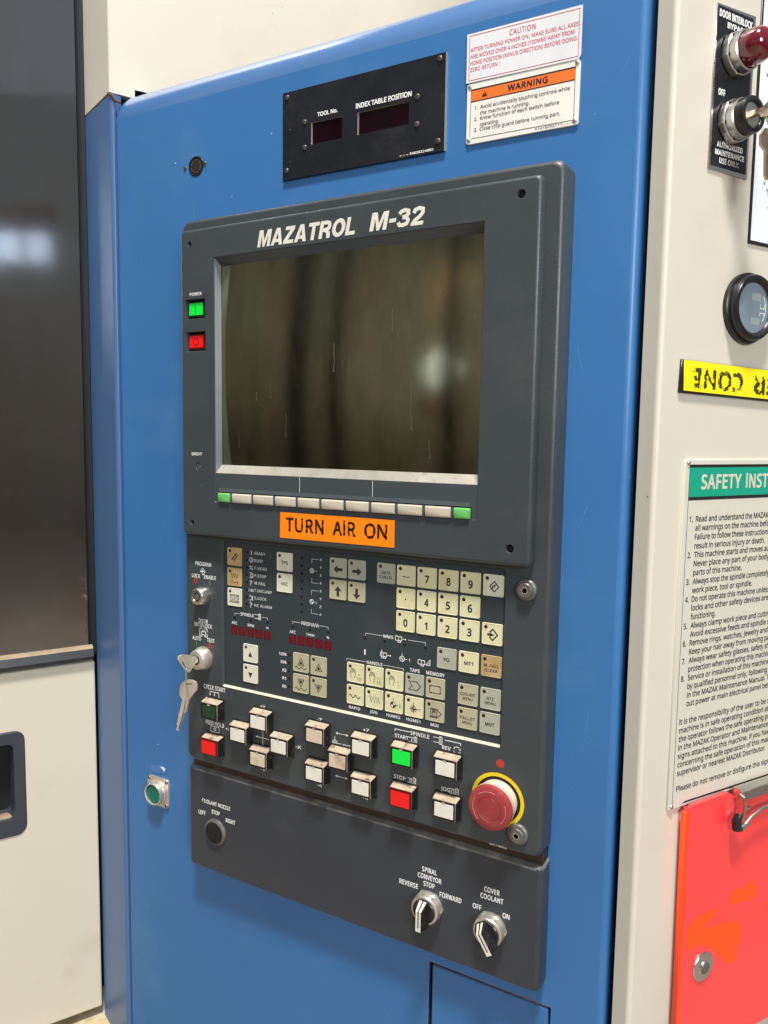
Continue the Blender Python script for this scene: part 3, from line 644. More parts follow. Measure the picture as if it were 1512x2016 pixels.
for i in range(10): put('key_divider', B().slab(0, 0, 1.9, 10.6, .6, -1, 2.6, .6, 2), inset_grey, FM.at(-525.9 + 27.72 * i + (.3 if i == 9 else 0), zk - .2, BW - .6), con)

# --- membrane keys
KB = {}
def key_mesh(m_):
    if m_.name not in KB:
        b = B(); b.loft([rr(0, 0, 19.5, 19.5, 1.4, 0), rr(0, 0, 19.5, 19.5, 1.4, .7), rr(0, 0, 18.9, 18.9, 1.2, 1.1), rr(0, 0, 18.1, 18.1, 1.0, 1.1), rr(0, 0, 17.5, 17.5, .9, .95)])
        KB[m_.name] = b.mesh('membrane_key', m_, 0)
    return KB[m_.name]
HOLE = B().disc(0, 0, 1.7, 0, 16).mesh('lamp_hole', mat('lamp_hole_dark', (0.030, 0.016, 0.010), 0.45))
T_ = 0.55
def hand(b, dx=0, dy=0, s=1.0, t=.42):
    q = lambda pts: [(dx + x * s, dy + y * s) for x, y in pts]
    b.line(q([(-1.7, -4.8), (-2.5, -2.6), (-3.0, -.4), (-2.9, 2.0), (-2.3, 2.3), (-2.2, .4)]), t, 1.05)
    b.line(q([(-2.2, 3.0), (-1.9, 4.4), (-1.0, 5.0), (.2, 4.8), (1.4, 4.2), (2.4, 3.3), (2.9, 1.8), (2.9, -.6), (2.5, -2.8), (1.7, -4.8)]), t, 1.05)
    for x, y0, y1 in ((-1.0, .9, 4.6), (0, .9, 4.5), (1.0, .9, 4.1), (2.0, .9, 3.4)): b.line(q([(x, y0), (x, y1)]), t * .8, 1.05)
def sym(code):
    b = B(); w = 1.05
    if code in 'U D L R'.split():
        P = [(-1.5, -5.2), (1.5, -5.2), (1.5, .6), (4.2, .6), (0, 5.4), (-4.2, .6), (-1.5, .6)]
        a = {'U': 0, 'D': 180, 'L': 90, 'R': -90}[code]; ca, sa = math.cos(R_(a)), math.sin(R_(a))
        P = [(x * ca - y * sa + .3, x * sa + y * ca - 1.6) for x, y in P]
        b.poly(P[:3] + P[6:], w); b.poly(P[3:6], w)
    elif code == 'slash2':
        b.line([(-3.4, -3.6), (3.2, 4.4)], 1.0, w); b.line([(-.8, -4.6), (5.0, 2.6)], 1.0, w)
    elif code == 'zig': b.line([(-4.6, 4.4), (-2.9, -1), (-1.4, 4.0), (.1, -1), (1.7, 4.0), (3.4, -1), (5.2, 3.4)], .7, w); b.arc(-3.4, -5.6, 1.3, 1.75, w); b.arrow(-.8, -5.6, 2.6, -5.6, .5, 1.0, w); b.line([(4.6, -7.2), (4.6, -4.0)], .6, w)
    elif code == 'io':
        b.line([(-6, -5.6), (6, -5.6), (6, 2.6), (-6, 2.6)], .45, w, True); b.line([(-4.6, -4.2), (0, -4.8), (4.6, -4.2), (4.9, 1.0), (0, 1.7), (-4.6, 1.0)], .45, w, True)
        for sx in (-1, 1):
            for y0, y1 in ((-5.6, -4.2), (2.6, 1.0)): b.line([(6 * sx, y0), (4.6 * sx, y1)], .45, w)
        b.line([(-2.4, -3.4), (-2.4, .2)], .5, w); b.line([(-1.4, -3.6), (.2, .4)], .4, w); b.arc(2.0, -1.6, 1.4, 1.9, w)
    elif code in ('tu', 'td'):
        k = 1 if code == 'tu' else -1; b.poly([(-2.9, -2.6 * k - 1.2), (2.9, -2.6 * k - 1.2), (0, 3.2 * k - 1.2)][::k], w)
    elif code in ('wu', 'wd', 'ou', 'od'):
        k = 1 if code[1] == 'u' else -1; dx, dy = (.3, .9) if code[0] == 'w' else (.3, -1.4)
        b.line([(dx - 4, dy - 3.6 * k), (dx + 4, dy - 3.6 * k), (dx, dy + 4.0 * k)], .5, w, True)
        b.poly([(dx - 2.2, dy - 2.5 * k), (dx + 2.2, dy - 2.5 * k), (dx, dy + 1.6 * k)][::k], w)
        if code[0] == 'w': b.line([(-7 + i * .78, -5.6 + 1.1 * math.sin(i * .75)) for i in range(19)], .55, w)
    elif code == 'dia1':
        b.line([(-3.4, -.9), (.9, 3.6), (5.0, -.9), (.9, -5.6), (-3.4, -.9)], .7, w)
        for k in (-1, .4, 1.8): b.line([(-1.2 + k, -2.2 + k * .9 - 1), (1.8 + k - 1, 1.6 + k * .3 - 1)], .55, w)
    elif code == 'dia2':
        b.line([(-2.4, 1.4), (0.6, 4.6), (5.2, -.2), (.6, -5.4), (-2.4, -2.4)], .9, w); b.arrow(-4.4, -.5, 2.2, -.5, 1.6, 3.0, w)
    elif code == 'tape': b.line([(-5.8, 2.6), (2.8, 2.6), (6.6, -1.6), (2.8, -5.6), (-5.8, -5.6), (-2.2, -1.5)], .6, w, True)
    elif code == 'mem':
        b.line([(-5.4, 2.2), (5.4, 2.2), (5.4, -4.6), (-5.4, -4.6)], .5, w, True)
        for x0, y0, x1, y1 in ((0, 2.2, 5.6, 2.2), (5.4, 0, 5.4, -5.0), (0, -4.6, -5.6, -4.6), (-5.4, -1, -5.4, 2.6)): b.arrow(x0, y0, x1, y1, .5, 1.5, w)
    elif code == 'sine': b.line([(-6.6 + i * .7, -1.6 + 1.5 * math.sin(i * .72 + .3)) for i in range(19)], .6, w)
    elif code == 'jog': b.line([(-5, 3.6), (-2.8, -4.2), (-1.2, 3.2), (.6, -4.2), (2.0, 3.2), (3.4, -4.2), (4.4, 2.8), (6, -4.2)][0:8], .6, w)
    elif code in ('h1', 'h2'):
        b.arc(-.6, -1.8, 2.7, 3.2, w)
        if code == 'h2':
            for a in (90, 270): b.arc(-.6, -1.8, 0.01, 2.8, w, a, a + 90, 8)
        else: b.arc(-.6, -1.8, 1.4, 1.9, w); b.line([(-3.6, -1.8), (2.4, -1.8)], .5, w); b.line([(-.6, -4.8), (-.6, 1.2)], .5, w); [b.arc(-.6, -1.8, 0.01, 1.4, w, a, a + 90, 6) for a in (90, 270)]
        b.line([(-.6, 1.4), (-.6, 4.6)], .5, w); b.line([(2.6, -1.8), (5.0, -1.8)], .5, w); text(b, code[1], 5.6, -1.9, 2.0 if code == 'h2' else 1.2, 3.2, w, .01)
    elif code == 'mdi':
        b.line([(-5.2, 2.6), (2.2, 2.6), (6.8, -1.6), (2.2, -5.8), (-5.2, -5.8)], .55, w); b.line([(-4, 1.6), (2.4, 1.6), (2.4, -4.8), (-4, -4.8)], .55, w, True); hand(b, -.8, -1.8, .55, .4)
    elif code.startswith('hand'):
        hand(b, -2.6, -.6, .95); text(b, 'x', 3.6, -.9, 1.9, 1.8, w, .0); n = code[4:]; text(b, n, 1.9 if n == '100' else 2.9 if n == '10' else 4.2, -5.2, {'100': 5.6, '10': 3.8, '1': 1.0}[n], 3.0, w, .0)
    elif code == '-': b.quad(-3.6, 3.6, -1.6, -.9, w)
    elif code == '.': b.disc(.2, -.6, .85, w, 12)
    elif len(code) == 1: text(b, code, .3, -1.4, 4.4 if code != '1' else 3.0, 7.4, w, .035, center=True)
    else:
        rows = code.split('|'); capz = 3.6 if len(rows) == 1 else 2.9
        for i, r in enumerate(rows): text(b, r, .2, (-.9 if len(rows) == 1 else .5) - i * 4.2, min(15.4, len(r) * 2.45 if len(rows) > 1 else len(r) * 2.9), capz, w, .028, center=True)
    return b
KEYS = [(-535.2, -128.4, key_tan, 'slash2', 0), (-535.2, -150.3, key_tan, 'zig', 0), (-535.2, -172.2, key_pale, 'io', 0),
 (-469.2, -127.9, key_pale, 'TPS', 0), (-469.2, -149.8, key_pale, 'VFC', 0),
 (-404.1, -127.7, key_grey, 'L', 0), (-382.5, -127.7, key_grey, 'R', 0), (-404.1, -149.6, key_khaki, 'U', 0), (-382.5, -149.6, key_khaki, 'D', 0),
 (-513.8, -230.5, key_pale, 'tu', 0), (-513.8, -252.8, key_pale, 'td', 0),
 (-448.2, -230.2, key_khaki, 'wu', 1), (-426.4, -230.2, key_khaki, 'ou', 0), (-448.2, -252.2, key_khaki, 'wd', 1), (-426.4, -252.2, key_khaki, 'od', 0),
 (-350.1, -127.8, key_grey, 'DATA|CANCEL', 0), (-328.6, -127.8, key_cream, '-', 0), (-307.0, -127.8, key_cream, '7', 0), (-285.3, -127.8, key_cream, '8', 0), (-263.7, -127.8, key_cream, '9', 0), (-241.8, -127.8, key_pale, 'dia1', 0),
 (-328.6, -149.6, key_cream, '.', 0), (-307.0, -149.6, key_cream, '4', 0), (-285.3, -149.6, key_cream, '5', 0), (-263.7, -149.6, key_cream, '6', 0),
 (-328.6, -171.4, key_cream, '0', 0), (-307.0, -171.4, key_cream, '1', 0), (-285.3, -171.4, key_cream, '2', 0), (-263.7, -171.4, key_cream, '3', 0), (-241.8, -171.5, key_cream, 'dia2', 0),
 (-285.3, -200.5, key_grey, 'F0', 0), (-263.6, -200.5, key_cream, 'MF1', 0), (-241.8, -200.6, key_tan, 'M.FAIL|CLEAR', 0),
 (-263.5, -230.5, key_khaki, 'COOLANT|MENU', 0), (-241.7, -230.5, key_grey, 'ATC|MENU', 0), (-263.5, -252.8, key_khaki, 'PALLET|MENU', 0), (-241.7, -252.8, key_grey, 'MNT', 0),
 (-382.8, -230.0, key_cream, 'hand100', 0), (-361.1, -230.0, key_cream, 'hand10', 0), (-339.4, -230.0, key_cream, 'hand1', 0), (-317.7, -230.1, key_grey, 'tape', 0), (-296.1, -230.2, key_khaki, 'mem', 0),
 (-382.8, -252.2, key_cream, 'sine', 0), (-361.1, -252.2, key_cream, 'jog', 0), (-339.4, -252.2, key_cream, 'h2', 0), (-317.7, -252.2, key_cream, 'h1', 0), (-296.1, -252.2, key_khaki, 'mdi', 0)]
NICE = {'slash2': 'double slash', 'zig': 'zigzag line', 'io': 'screen and I/O sign', 'L': 'left arrow', 'R': 'right arrow', 'U': 'up arrow', 'D': 'down arrow', 'tu': 'solid triangle pointing up', 'td': 'solid triangle pointing down', 'wu': 'up triangle over a wave', 'wd': 'down triangle over a wave', 'ou': 'outlined up triangle', 'od': 'outlined down triangle', '-': 'minus sign', '.': 'dot', 'dia1': 'striped diamond', 'dia2': 'diamond and arrow', 'tape': 'tape outline', 'mem': 'rectangle of arrows', 'sine': 'wave line', 'jog': 'zigzag over JOG', 'h1': 'crossed circle 1', 'h2': 'quartered circle 2', 'mdi': 'hand in a pennant', 'hand100': 'hand and x 100', 'hand10': 'hand and x 10', 'hand1': 'hand and x 1'}
B.weight = 1.35
for x, z, m_, code, nohole in KEYS:
    k = link('membrane_key', key_mesh(m_), FM.at(x, z, KW), con, 'key marked ' + NICE.get(code, code.replace('|', ' ')))
    if not nohole: link('lamp_hole', HOLE, FM.at(x - 5.9, z + 6.1, KW + 1.02), k)
    put('key_symbol', sym(code), key_ink if len(code) < 3 or m_ in (key_tan,) else key_ink_soft if code.startswith('hand') else key_ink, FM.at(x, z, KW), k)

B.weight = 1.0
LED = B().disc(0, 0, 1.55, 0, 14).mesh('indicator_hole', mat('indicator_dark', (0.012, 0.010, 0.012), 0.25))
leds = [(-518.8, -122.4 - 7.93 * i) for i in range(8)] + [(-447.8, -121.9 - 7.92 * i) for i in range(8)] + [(-535.7, -194.7), (-513.6, -194.6), (-491.6, -194.6), (-459.0, -194.4), (-437.4, -194.4), (-415.7, -194.4)] + [(-463.2, -224.6 - 8.36 * i) for i in range(5)] + [(-372.5, -194), (-350.8, -194), (-329.1, -194), (-307.3, -194)]
for x, z in leds: link('indicator_hole', LED, FM.at(x, z, KW + .1), con)
b = B(); b.slab(0, 0, 8.6, 9.2, .3, 0, .25); DG = b.mesh('digit', led_red)
b = B()
for (x0, y0, x1, y1) in ((-1.6, 3, 2, 3), (-1.8, 0, 1.8, 0), (-2, -3, 1.6, -3), (-1.9, .3, -1.6, 2.8), (1.9, .3, 2.2, 2.8), (-2.2, -2.8, -1.9, -.3), (1.6, -2.8, 1.9, -.3)): b.line([(x0, y0), (x1, y1)], .55, .3)
SG_ = b.mesh('digit_segments', led_seg)
for xs, zc in ((-536.2, -208.1), (-459.3, -207.4)):
    for i in range(5):
        d = link('digit_display', DG, FM.at(xs + (11.05 if xs < -500 else 10.88) * i, zc, KW), con); link('digit_segments', SG_, FM.at(xs + (11.05 if xs < -500 else 10.88) * i, zc, KW), d)

# --- printed legends of the keypad film
KT = [('READY', -508.7, -122.4, 14.3, 3.1), ('BUSY', -508.7, -130.2, 11.4, 3.1), ('P.HEAD', -508.7, -138.2, 16.2, 3.1), ('P.STOP', -508.7, -146.1, 15.6, 3.1), ('M.FAIL', -508.7, -154.0, 14.6, 3.1), ('T.UNCLAMP', -508.7, -161.9, 22.8, 3.1), ('S.LOCK', -508.7, -169.9, 15.9, 3.1), ('NC ALARM', -508.7, -177.8, 22.9, 3.1),
 ('?', -515.2, -154.6, 3.5, 5.2), ('?', -515.2, -178.2, 3.5, 5.2), ('X', -426.2, -121.8, 2.7, 2.6), ('Y', -426.2, -129.7, 2.6, 2.6), ('Z', -426.1, -137.6, 2.4, 2.6), ('4', -426.2, -145.5, 2.4, 2.6), ('X', -426.2, -153.4, 2.7, 2.6), ('Y', -426.2, -161.4, 2.6, 2.6), ('Z', -426.1, -169.4, 2.4, 2.6), ('4', -426.2, -177.3, 2.4, 2.6), ('1', -430.4, -133.8, 1.0, 2.0), ('2', -430.9, -165.9, 1.7, 2.0)]
KT2 = [('SPINDLE', -527.7, -189.4, 18.1, 3.4), ('AFC', -539.7, -200.3, 7.6, 3.0), ('RPM', -517.9, -200.3, 8.3, 3.0), ('%', -493.1, -200.0, 2.9, 2.4), ('FEED', -448.0, -188.8, 10.6, 3.4), ('AFC', -462.8, -199.7, 7.6, 3.0), ('1/min', -442.1, -199.6, 9.9, 2.8), ('%', -417.2, -199.4, 3.0, 2.4), ('100%', -476.4, -224.7, 9.6, 3.2), ('50%', -474.4, -233.1, 7.6, 3.2), ('R2', -472.0, -241.6, 5.0, 3.2), ('R1', -472.0, -250.2, 4.6, 3.2), ('R0', -472.0, -258.8, 4.9, 3.2),
 ('MMS', -352.2, -188.8, 10.6, 3.1), ('HANDLE', -370.3, -217.2, 17.4, 3.2), ('TAPE', -323.1, -217.0, 10.4, 3.4), ('MEMORY', -305.9, -216.9, 18.7, 3.4), ('1', -324.5, -208.1, 1.3, 2.9), ('RAPID', -390.1, -265.6, 13.0, 3.1), ('JOG', -366.2, -265.5, 8.6, 3.1), ('HOME2', -347.5, -265.5, 15.0, 3.1), ('HOME1', -325.8, -265.4, 14.8, 3.1), ('MDI', -300.4, -265.5, 8.1, 3.1)]
w = KW + .12
b = texts(KT, w, .014)
b.line([(-427.6, -121.9), (-435.6, -121.9), (-435.6, -126.6)], .35, w); b.line([(-435.6, -141.2), (-435.6, -146.0), (-427.6, -146.0)], .35, w); b.line([(-427.6, -153.7), (-435.8, -153.7), (-435.8, -158.4)], .35, w); b.line([(-435.8, -172.9), (-435.8, -177.4), (-427.7, -177.4)], .35, w)
for cy in (-133.8, -165.3): b.arc(-435.6, cy, 2.0, 2.6, w); b.line([(-432.8, cy), (-431.2, cy)], .4, w)
for a in (90, 270): b.arc(-435.6, -165.3, .01, 2.1, w, a, a + 90, 6)
b.line([(-437.6, -133.8), (-433.4, -133.8)], .4, w); b.line([(-435.6, -131.8), (-435.6, -135.8)], .4, w); b.arc(-435.6, -133.8, 1.0, 1.4, w)
b.line([(-512.8, -124.4), (-512.8, -120.4)], 1.1, w)                  # status icons
b.arc(-513, -130, 2.2, 2.8, w); b.arc(-513, -130, .8, 1.4, w, 200, 480)
b.line([(-514.9, -140.6), (-511.1, -135.8)], .6, w); b.disc(-514.4, -137.0, .9, w, 10); b.disc(-511.7, -139.6, .9, w, 10)
b.line([(-515.4, -143.6), (-511.8, -143.6), (-510.6, -144.8), (-510.6, -147.8), (-511.8, -149.0), (-515.4, -149.0)], .6, w); b.arc(-513.0, -146.3, 1.1, 1.7, w)
for x, h in ((-516, 1.6), (-514.4, 1.2), (-513.2, 1.7), (-512.2, 1.8), (-511, 1.6), (-510, 1.1)): b.line([(x, -162.4 - h), (x, -162.4 + h)], .5, w)
b.line([(-516, -172.6), (-512.6, -172.6)], .5, w); b.line([(-516, -168.8), (-512.6, -168.8)], .5, w); b.slab(-511.6, -170.7, 1.6, 5, .5, w - .05, w); b.line([(-514.6, -166.6), (-514.6, -168.4)], .6, w); b.line([(-514.6, -173.0), (-514.6, -174.8)], .6, w)
put_marks('printed_mark', b, dim_print, FM.at(), con)
b = texts(KT2, w, .02)
for P in ([(-535.6, -192.4), (-535.6, -189.6), (-528.6, -189.6)], [(-499.0, -189.4), (-491.6, -189.4), (-491.6, -191.8)], [(-459, -191.5), (-459, -188.9), (-449.3, -188.9)], [(-426, -188.8), (-415.6, -188.8), (-415.6, -191.4)],
          [(-372.2, -191.5), (-372.2, -188.8), (-353.4, -188.8)], [(-325.4, -188.9), (-307.4, -188.9), (-307.4, -191.6)], [(-393.2, -219.3), (-393.2, -217.2), (-371.4, -217.2)], [(-351.9, -217.3), (-330.0, -217.3), (-330.0, -219.6)]): b.line(P, .32, w)
b.line([(-436.2, -187.4), (-435.0, -190.8), (-433.6, -187.2), (-432.2, -190.8), (-430.6, -187.2), (-429.2, -190.8), (-428, -187.4), (-427, -190.6)], .6, w)
def spindle(b, x, y, s, t, w, inner=None):
    b.line([(x - 5.6 * s, y + 2.2 * s), (x + .6 * s, y + 2.2 * s)], t, w); b.line([(x - 5.6 * s, y - 2.4 * s), (x + .6 * s, y - 2.4 * s)], t, w)
    b.line([(x + .8 * s, y + 3.4 * s), (x + 2.2 * s, y + 3.8 * s), (x + 3.6 * s, y + 3.0 * s), (x + 3.6 * s, y - 3.0 * s), (x + 2.2 * s, y - 3.8 * s), (x + .8 * s, y - 3.4 * s)], t, w, True)
    b.line([(x + 2.2 * s, y - 3.4 * s), (x + 2.2 * s, y + 3.4 * s)], t, w)
    if inner == 'I': b.line([(x - 2 * s, y + 1.3 * s), (x - 2 * s, y - 1.5 * s)], t * 1.5, w)
    if inner == 'O': b.arc(x - 2 * s, y - .1 * s, 1.0 * s, 1.6 * s, w)
    if inner == '()': b.arc(x - 2.2 * s, y - .1 * s, 1.2 * s, 1.8 * s, w, 110, 250, 10); b.arc(x - 2.2 * s, y - .1 * s, 1.2 * s, 1.8 * s, w, -70, 70, 10)
spindle(b, -503.6, -189.6, .85, .55, w)
def spindle_body(b, x, y, w):                                       # little probe / spindle drawings
    b.line([(x - 4.6, y + 1.8), (x - 2.6, y + 2.4), (x - 2.6, y - 2.4), (x - 4.6, y - 1.8)], .55, w, True); b.line([(x - 2.6, y + 1.7), (x + 2.2, y + 1.7), (x + 2.2, y - 1.9), (x - 2.6, y - 1.9)], .6, w, True); b.line([(x - 1.2, y + 1.5), (x - 1.2, y - 1.8)], .5, w); b.line([(x - 1.6, y - 2.0), (x - 1.6, y - 3.6), (x + 1.0, y - 3.6), (x + 1.0, y - 2.0)], .6, w)
spindle_body(b, -334.6, -188.8, w); b.line([(-332.4, -188.9), (-329.0, -188.9)], .45, w); b.disc(-328.4, -188.9, .6, w, 8)
b.slab(-372.6, -207.6, 1.5, 5.4, .7, w - .05, w)
spindle_body(b, -350.6, -206.8, w); b.line([(-348.4, -207), (-345, -207)], .5, w); b.disc(-344.4, -207, .8, w, 8); b.line([(-353.8, -202.4), (-353.8, -211)], .6, w)
b.arc(-331.6, -207.9, 2.2, 2.8, w); b.arc(-331.6, -207.9, .01, 1.5, w, 90, 180, 6); b.arc(-331.6, -207.9, .01, 1.5, w, 270, 360, 6); b.line([(-331.6, -205), (-331.6, -202.4)], .45, w); b.line([(-328.8, -207.9), (-326.2, -207.9)], .45, w)
spindle_body(b, -310.0, -207.9, w); b.line([(-306.6, -209.8), (-302.2, -209.8), (-302.2, -204.6)], .55, w, True); b.line([(-305.0, -209.6), (-302.4, -207.2)], .4, w)
put_marks('printed_mark', b, white, FM.at(), con)

# --- legends on the housing
w = HW + .15
HT = [('PROGRAM', -588.5, -139.9, 22.8, 4.3), ('LOCK', -593.7, -153.9, 11.8, 4.3), ('ENABLE', -575.9, -153.8, 16.8, 4.3), ('DOOR', -584.3, -203.3, 13.2, 4.4), ('INTERLOCK', -590.4, -208.1, 25.1, 4.4), ('AUTO', -593.8, -223.8, 12.6, 4.4), ('TEST', -572.5, -223.7, 11.0, 4.4), ('CYCLE START', -577.7, -276.4, 31.0, 4.8),
 ('+Y', -499.0, -284.7, 7.1, 3.6), ('-X', -452.6, -318.8, 7.0, 3.6), ('+X', -546.8, -319.0, 7.3, 3.6), ('-Y', -498.4, -353.6, 6.9, 3.6), ('-Z', -426.8, -284.7, 6.8, 3.8), ('+Z', -371.9, -284.4, 6.8, 3.8), ('XYZ', -395.3, -305.8, 9.2, 4.0), ('-4', -426.0, -353.3, 6.6, 3.6), ('+4', -372.0, -353.1, 6.9, 3.6),
 ('SPINDLE', -319.8, -276.7, 19.8, 3.8), ('START', -336.5, -282.6, 14.7, 3.6), ('REV', -286.6, -283.5, 8.7, 3.8), ('STOP', -336.6, -323.1, 12.3, 3.8), ('JOG', -287.0, -323.1, 9.3, 3.8), ('GN111BO52', -237.6, -363.0, 16.1, 1.7)]
b = texts(HT, w, .018)
b.line([(-577.8, -144.6), (-574.4, -148.2), (-577.4, -152.2), (-579.4, -150.2)], .6, w); b.line([(-577.8, -144.6), (-580.0, -146.6)], .6, w); b.arrow(-581.4, -148.2, -575.8, -148.2, 1.4, 2.4, w)
b.line([(-582.8, -211.6), (-579.2, -211.6)], .8, w); b.line([(-582.8, -211.6), (-582.8, -220.6), (-579.6, -220.6)], .8, w); b.line([(-575.6, -211.6), (-572.2, -211.6), (-572.2, -215)], .8, w); b.line([(-572.2, -217.4), (-572.2, -220.6), (-576.2, -220.6)], .8, w); b.line([(-580, -215.2), (-574.4, -215.2), (-574.4, -218.8), (-580, -218.8)], .8, w, True); b.line([(-579.5, -213.6), (-576, -213.6)], .7, w)
b.arrow(-568.8, -280.9, -555.8, -280.9, .6, 1.6, w); b.arrow(-568.6, -281, -568.6, -286, .6, 1.6, w); b.line([(-555.9, -281), (-555.9, -286.4)], .6, w); b.line([(-562.3, -281.8), (-562.3, -285.4)], .9, w)
b.arrow(-568, -320.0, -555.8, -320.0, .6, 1.6, w); b.line([(-568, -320), (-568, -326)], .6, w); b.arrow(-555.8, -326.2, -568.2, -326.2, .6, 1.6, w); b.line([(-555.8, -320), (-555.8, -326.2)], .6, w); b.arc(-562, -323.0, 1.2, 1.9, w)
b.arrow(-495.4, -327.9, -495.4, -310.6, .55, 1.9, w, True); b.arrow(-504.8, -318.9, -486.2, -318.9, .55, 1.9, w, True)
b.arrow(-403.8, -294.2, -388.4, -294.2, .5, 2.2, w, True); b.arrow(-403.6, -338.6, -388.6, -338.6, .5, 2.2, w, True)
b.arc(-404.5, -304.6, 2.7, 3.2, w); b.arc(-404.5, -304.6, 1.3, 1.8, w); b.line([(-404.5, -307.6), (-404.5, -297.6)], .5, w); b.line([(-407.6, -304.6), (-396.8, -304.6)], .5, w)
b.line([(-336.3, -278.3), (-336.3, -276.2), (-320.8, -276.2)], .65, w); b.line([(-283.9, -276.3), (-268.2, -276.3), (-268.2, -278.4)], .65, w)
spindle(b, -316.4, -283.2, .95, .5, w, 'I'); spindle(b, -290.4, -277.8, 1.0, .5, w); spindle(b, -316.6, -323.3, .95, .5, w, 'O'); spindle(b, -272.8, -323.2, .95, .5, w, '()')
b.arc(-271.8, -283.5, 2.9, 3.5, w, 20, 165, 12); b.arc(-271.8, -283.5, 2.9, 3.5, w, 200, 345, 12); b.arrow(-269.8, -281.0, -268.0, -283.2, .5, 1.6, w); b.arrow(-270.4, -286.4, -268.2, -284.6, .5, 1.6, w)
put_marks('printed_mark', b, white, FM.at(), con)
b = texts([('FEED HOLD', -575.1, -316.6, 26.2, 4.8)], w, .03); put_marks('lettering', b, half_print, FM.at(), con)
b = B(); b.arc(-588.3, -159.7, 1.5, 2.7, w); b.arc(-568.2, -229.8, 1.5, 2.7, w); b.disc(-229.7, -286.4, 3.9, w, 28); put_marks('red_mark', b, red_mark, FM.at(), con)
b = B(); b.line([(-568.1, -157.1), (-568.1, -162.3)], .9, w); b.line([(-587.7, -227.2), (-587.7, -232.4)], .9, w); put_marks('green_mark', b, green_mark, FM.at(), con)

# --- push buttons
def button_body():
    b = B(); fw, fh = 23.4, 18.3
    R0 = rr(.1, .6, 25.2, 22.6, .6, 0, 1); R1 = rr(0, 0, fw, fh, .5, 9.3, 1); R2 = rr(0, 0, fw - .8, fh - .8, .4, 9.9, 1); R3 = rr(0, -.3, fw - 3.2, fh - 3.6, .3, 9.9, 1); R4 = rr(0, -.3, fw - 3.2, fh - 3.6, .3, 9.2, 1)
    ids = [b.ring(r) for r in (R0, R1, R2, R3, R4)]; n = 8
    for j in range(4):
        for i in range(n):
            k = (i + 1) % n; y = (R0[i][1] + R0[k][1]) / 2
            b.face((ids[j][i], ids[j][k], ids[j + 1][k], ids[j + 1][i]), 1 if (j == 0 and y > 8) else 2 if j == 1 else 0)
    b.face(ids[4]); b.cur = 0
    b.box(-2.6, 2.0, 6.6, 8.6, 9.6, 10.15); b.cur = 1; b.box(-2.0, 1.4, 6.4, 7.7, 9.9, 10.35)
    b.cur = 0; b.slab(.2, .6, 27.0, 24.6, 1.0, 0, 1.3, .5, 2)
    return b.mesh('push_button', [black_side, dust, worn_edge], 0)
worn_edge = mat('worn_edge', (0.26, 0.215, 0.165), 0.6, var=0.3, vscale=120)
BB = button_body()
def lens_mesh(m_, frame=None):
    b = B(); b.slab(0, -.3, 18.8, 13.4, .4, 9.2, 10.1, .3, 1); b.cur = 1
    return b.mesh('lens', [m_, m_], 0)
def big_lens(m_, rim):
    b = B(); b.cur = 1; b.loft([rr(0, 0, 23.2, 18.0, .4, 8.5, 1), rr(0, 0, 23.2, 18.0, .4, 10.6, 1), rr(0, -.3, 19.6, 14.4, .3, 10.9, 1)], cap1=False); b.cur = 0
    b.poly([(x, y) for x, y, _ in rr(0, -.3, 19.6, 14.4, .3, 0, 1)], 10.9); return b.mesh('lens', [m_, rim], 0)
LW, LD = lens_mesh(lens_white), lens_mesh(lens_dirty); LG = lens_mesh(lens_green); LR = big_lens(lens_red, red_frame); LK = lens_mesh(lens_dark)
for x, z, L_, lab in ((-561.7, -299.6, LK, 'dark green cycle start button'), (-561.7, -339.9, LR, 'red feed hold button'), (-494.7, -298.6, LW, 'white button marked +Y'), (-522.2, -317.9, LW, 'white button left of the crossed arrows'), (-467.8, -319.0, LW, 'white button beside -X'), (-494.9, -338.8, LD, 'scratched cream button below the crossed arrows'),
                      (-423.2, -298.1, LD, 'stained cream button marked -Z'), (-368.8, -298.6, LW, 'white button marked +Z'), (-395.5, -318.3, LD, 'stained cream button marked XYZ'), (-423.3, -337.8, LW, 'white button at the lower left of the Z group'), (-368.7, -339.0, LW, 'white button at the lower right of the Z group'),
                      (-324.2, -298.4, LG, 'green spindle start button'), (-279.2, -298.8, LW, 'speckled white spindle reverse button'), (-324.2, -338.8, LR, 'red spindle stop button'), (-279.3, -338.6, LW, 'white spindle jog button')):
    p = link('push_button', BB, FM.at(x, z, HW), con, lab); link('lens', L_, FM.at(x, z, HW), p)

# --- key locks, bolts, emergency stop
def lock(x, z, big, lab, m_):
    r0, r1, h = (10.6, 8.6, 11.5) if not big else (13.0, 10.4, 12.5)
    b = B(); b.lathe([(r0, 0), (r0, 2.5), (r1, h - .4), (r1 - .5, h), (r1 - 3.6, h), (r1 - 4.0, h - .6), (4.6, h - .6)], n=36)
    p = put('key_lock', b, m_, FM.at(x, z, HW), con, lab, 40)
    b = B(); b.arc(0, 0, 3.4, 4.9, h - .3); b.box(-6.0, -3.2, .8, 2.2, h - .5, h - .25); put('keyway', b, deep, FM.at(x, z, HW), p)
    b = B(); b.lathe([(3.3, h - 3), (3.3, h - .1), (3.0, h + .1)], n=20); put('lock_pin', b, m_, FM.at(x, z, HW), p)
lock(-577.0, -174.4, False, 'round steel program lock with tubular keyway', chrome)
lock(-577.6, -244.6, True, 'round steel door interlock key switch holding a key', nickel)
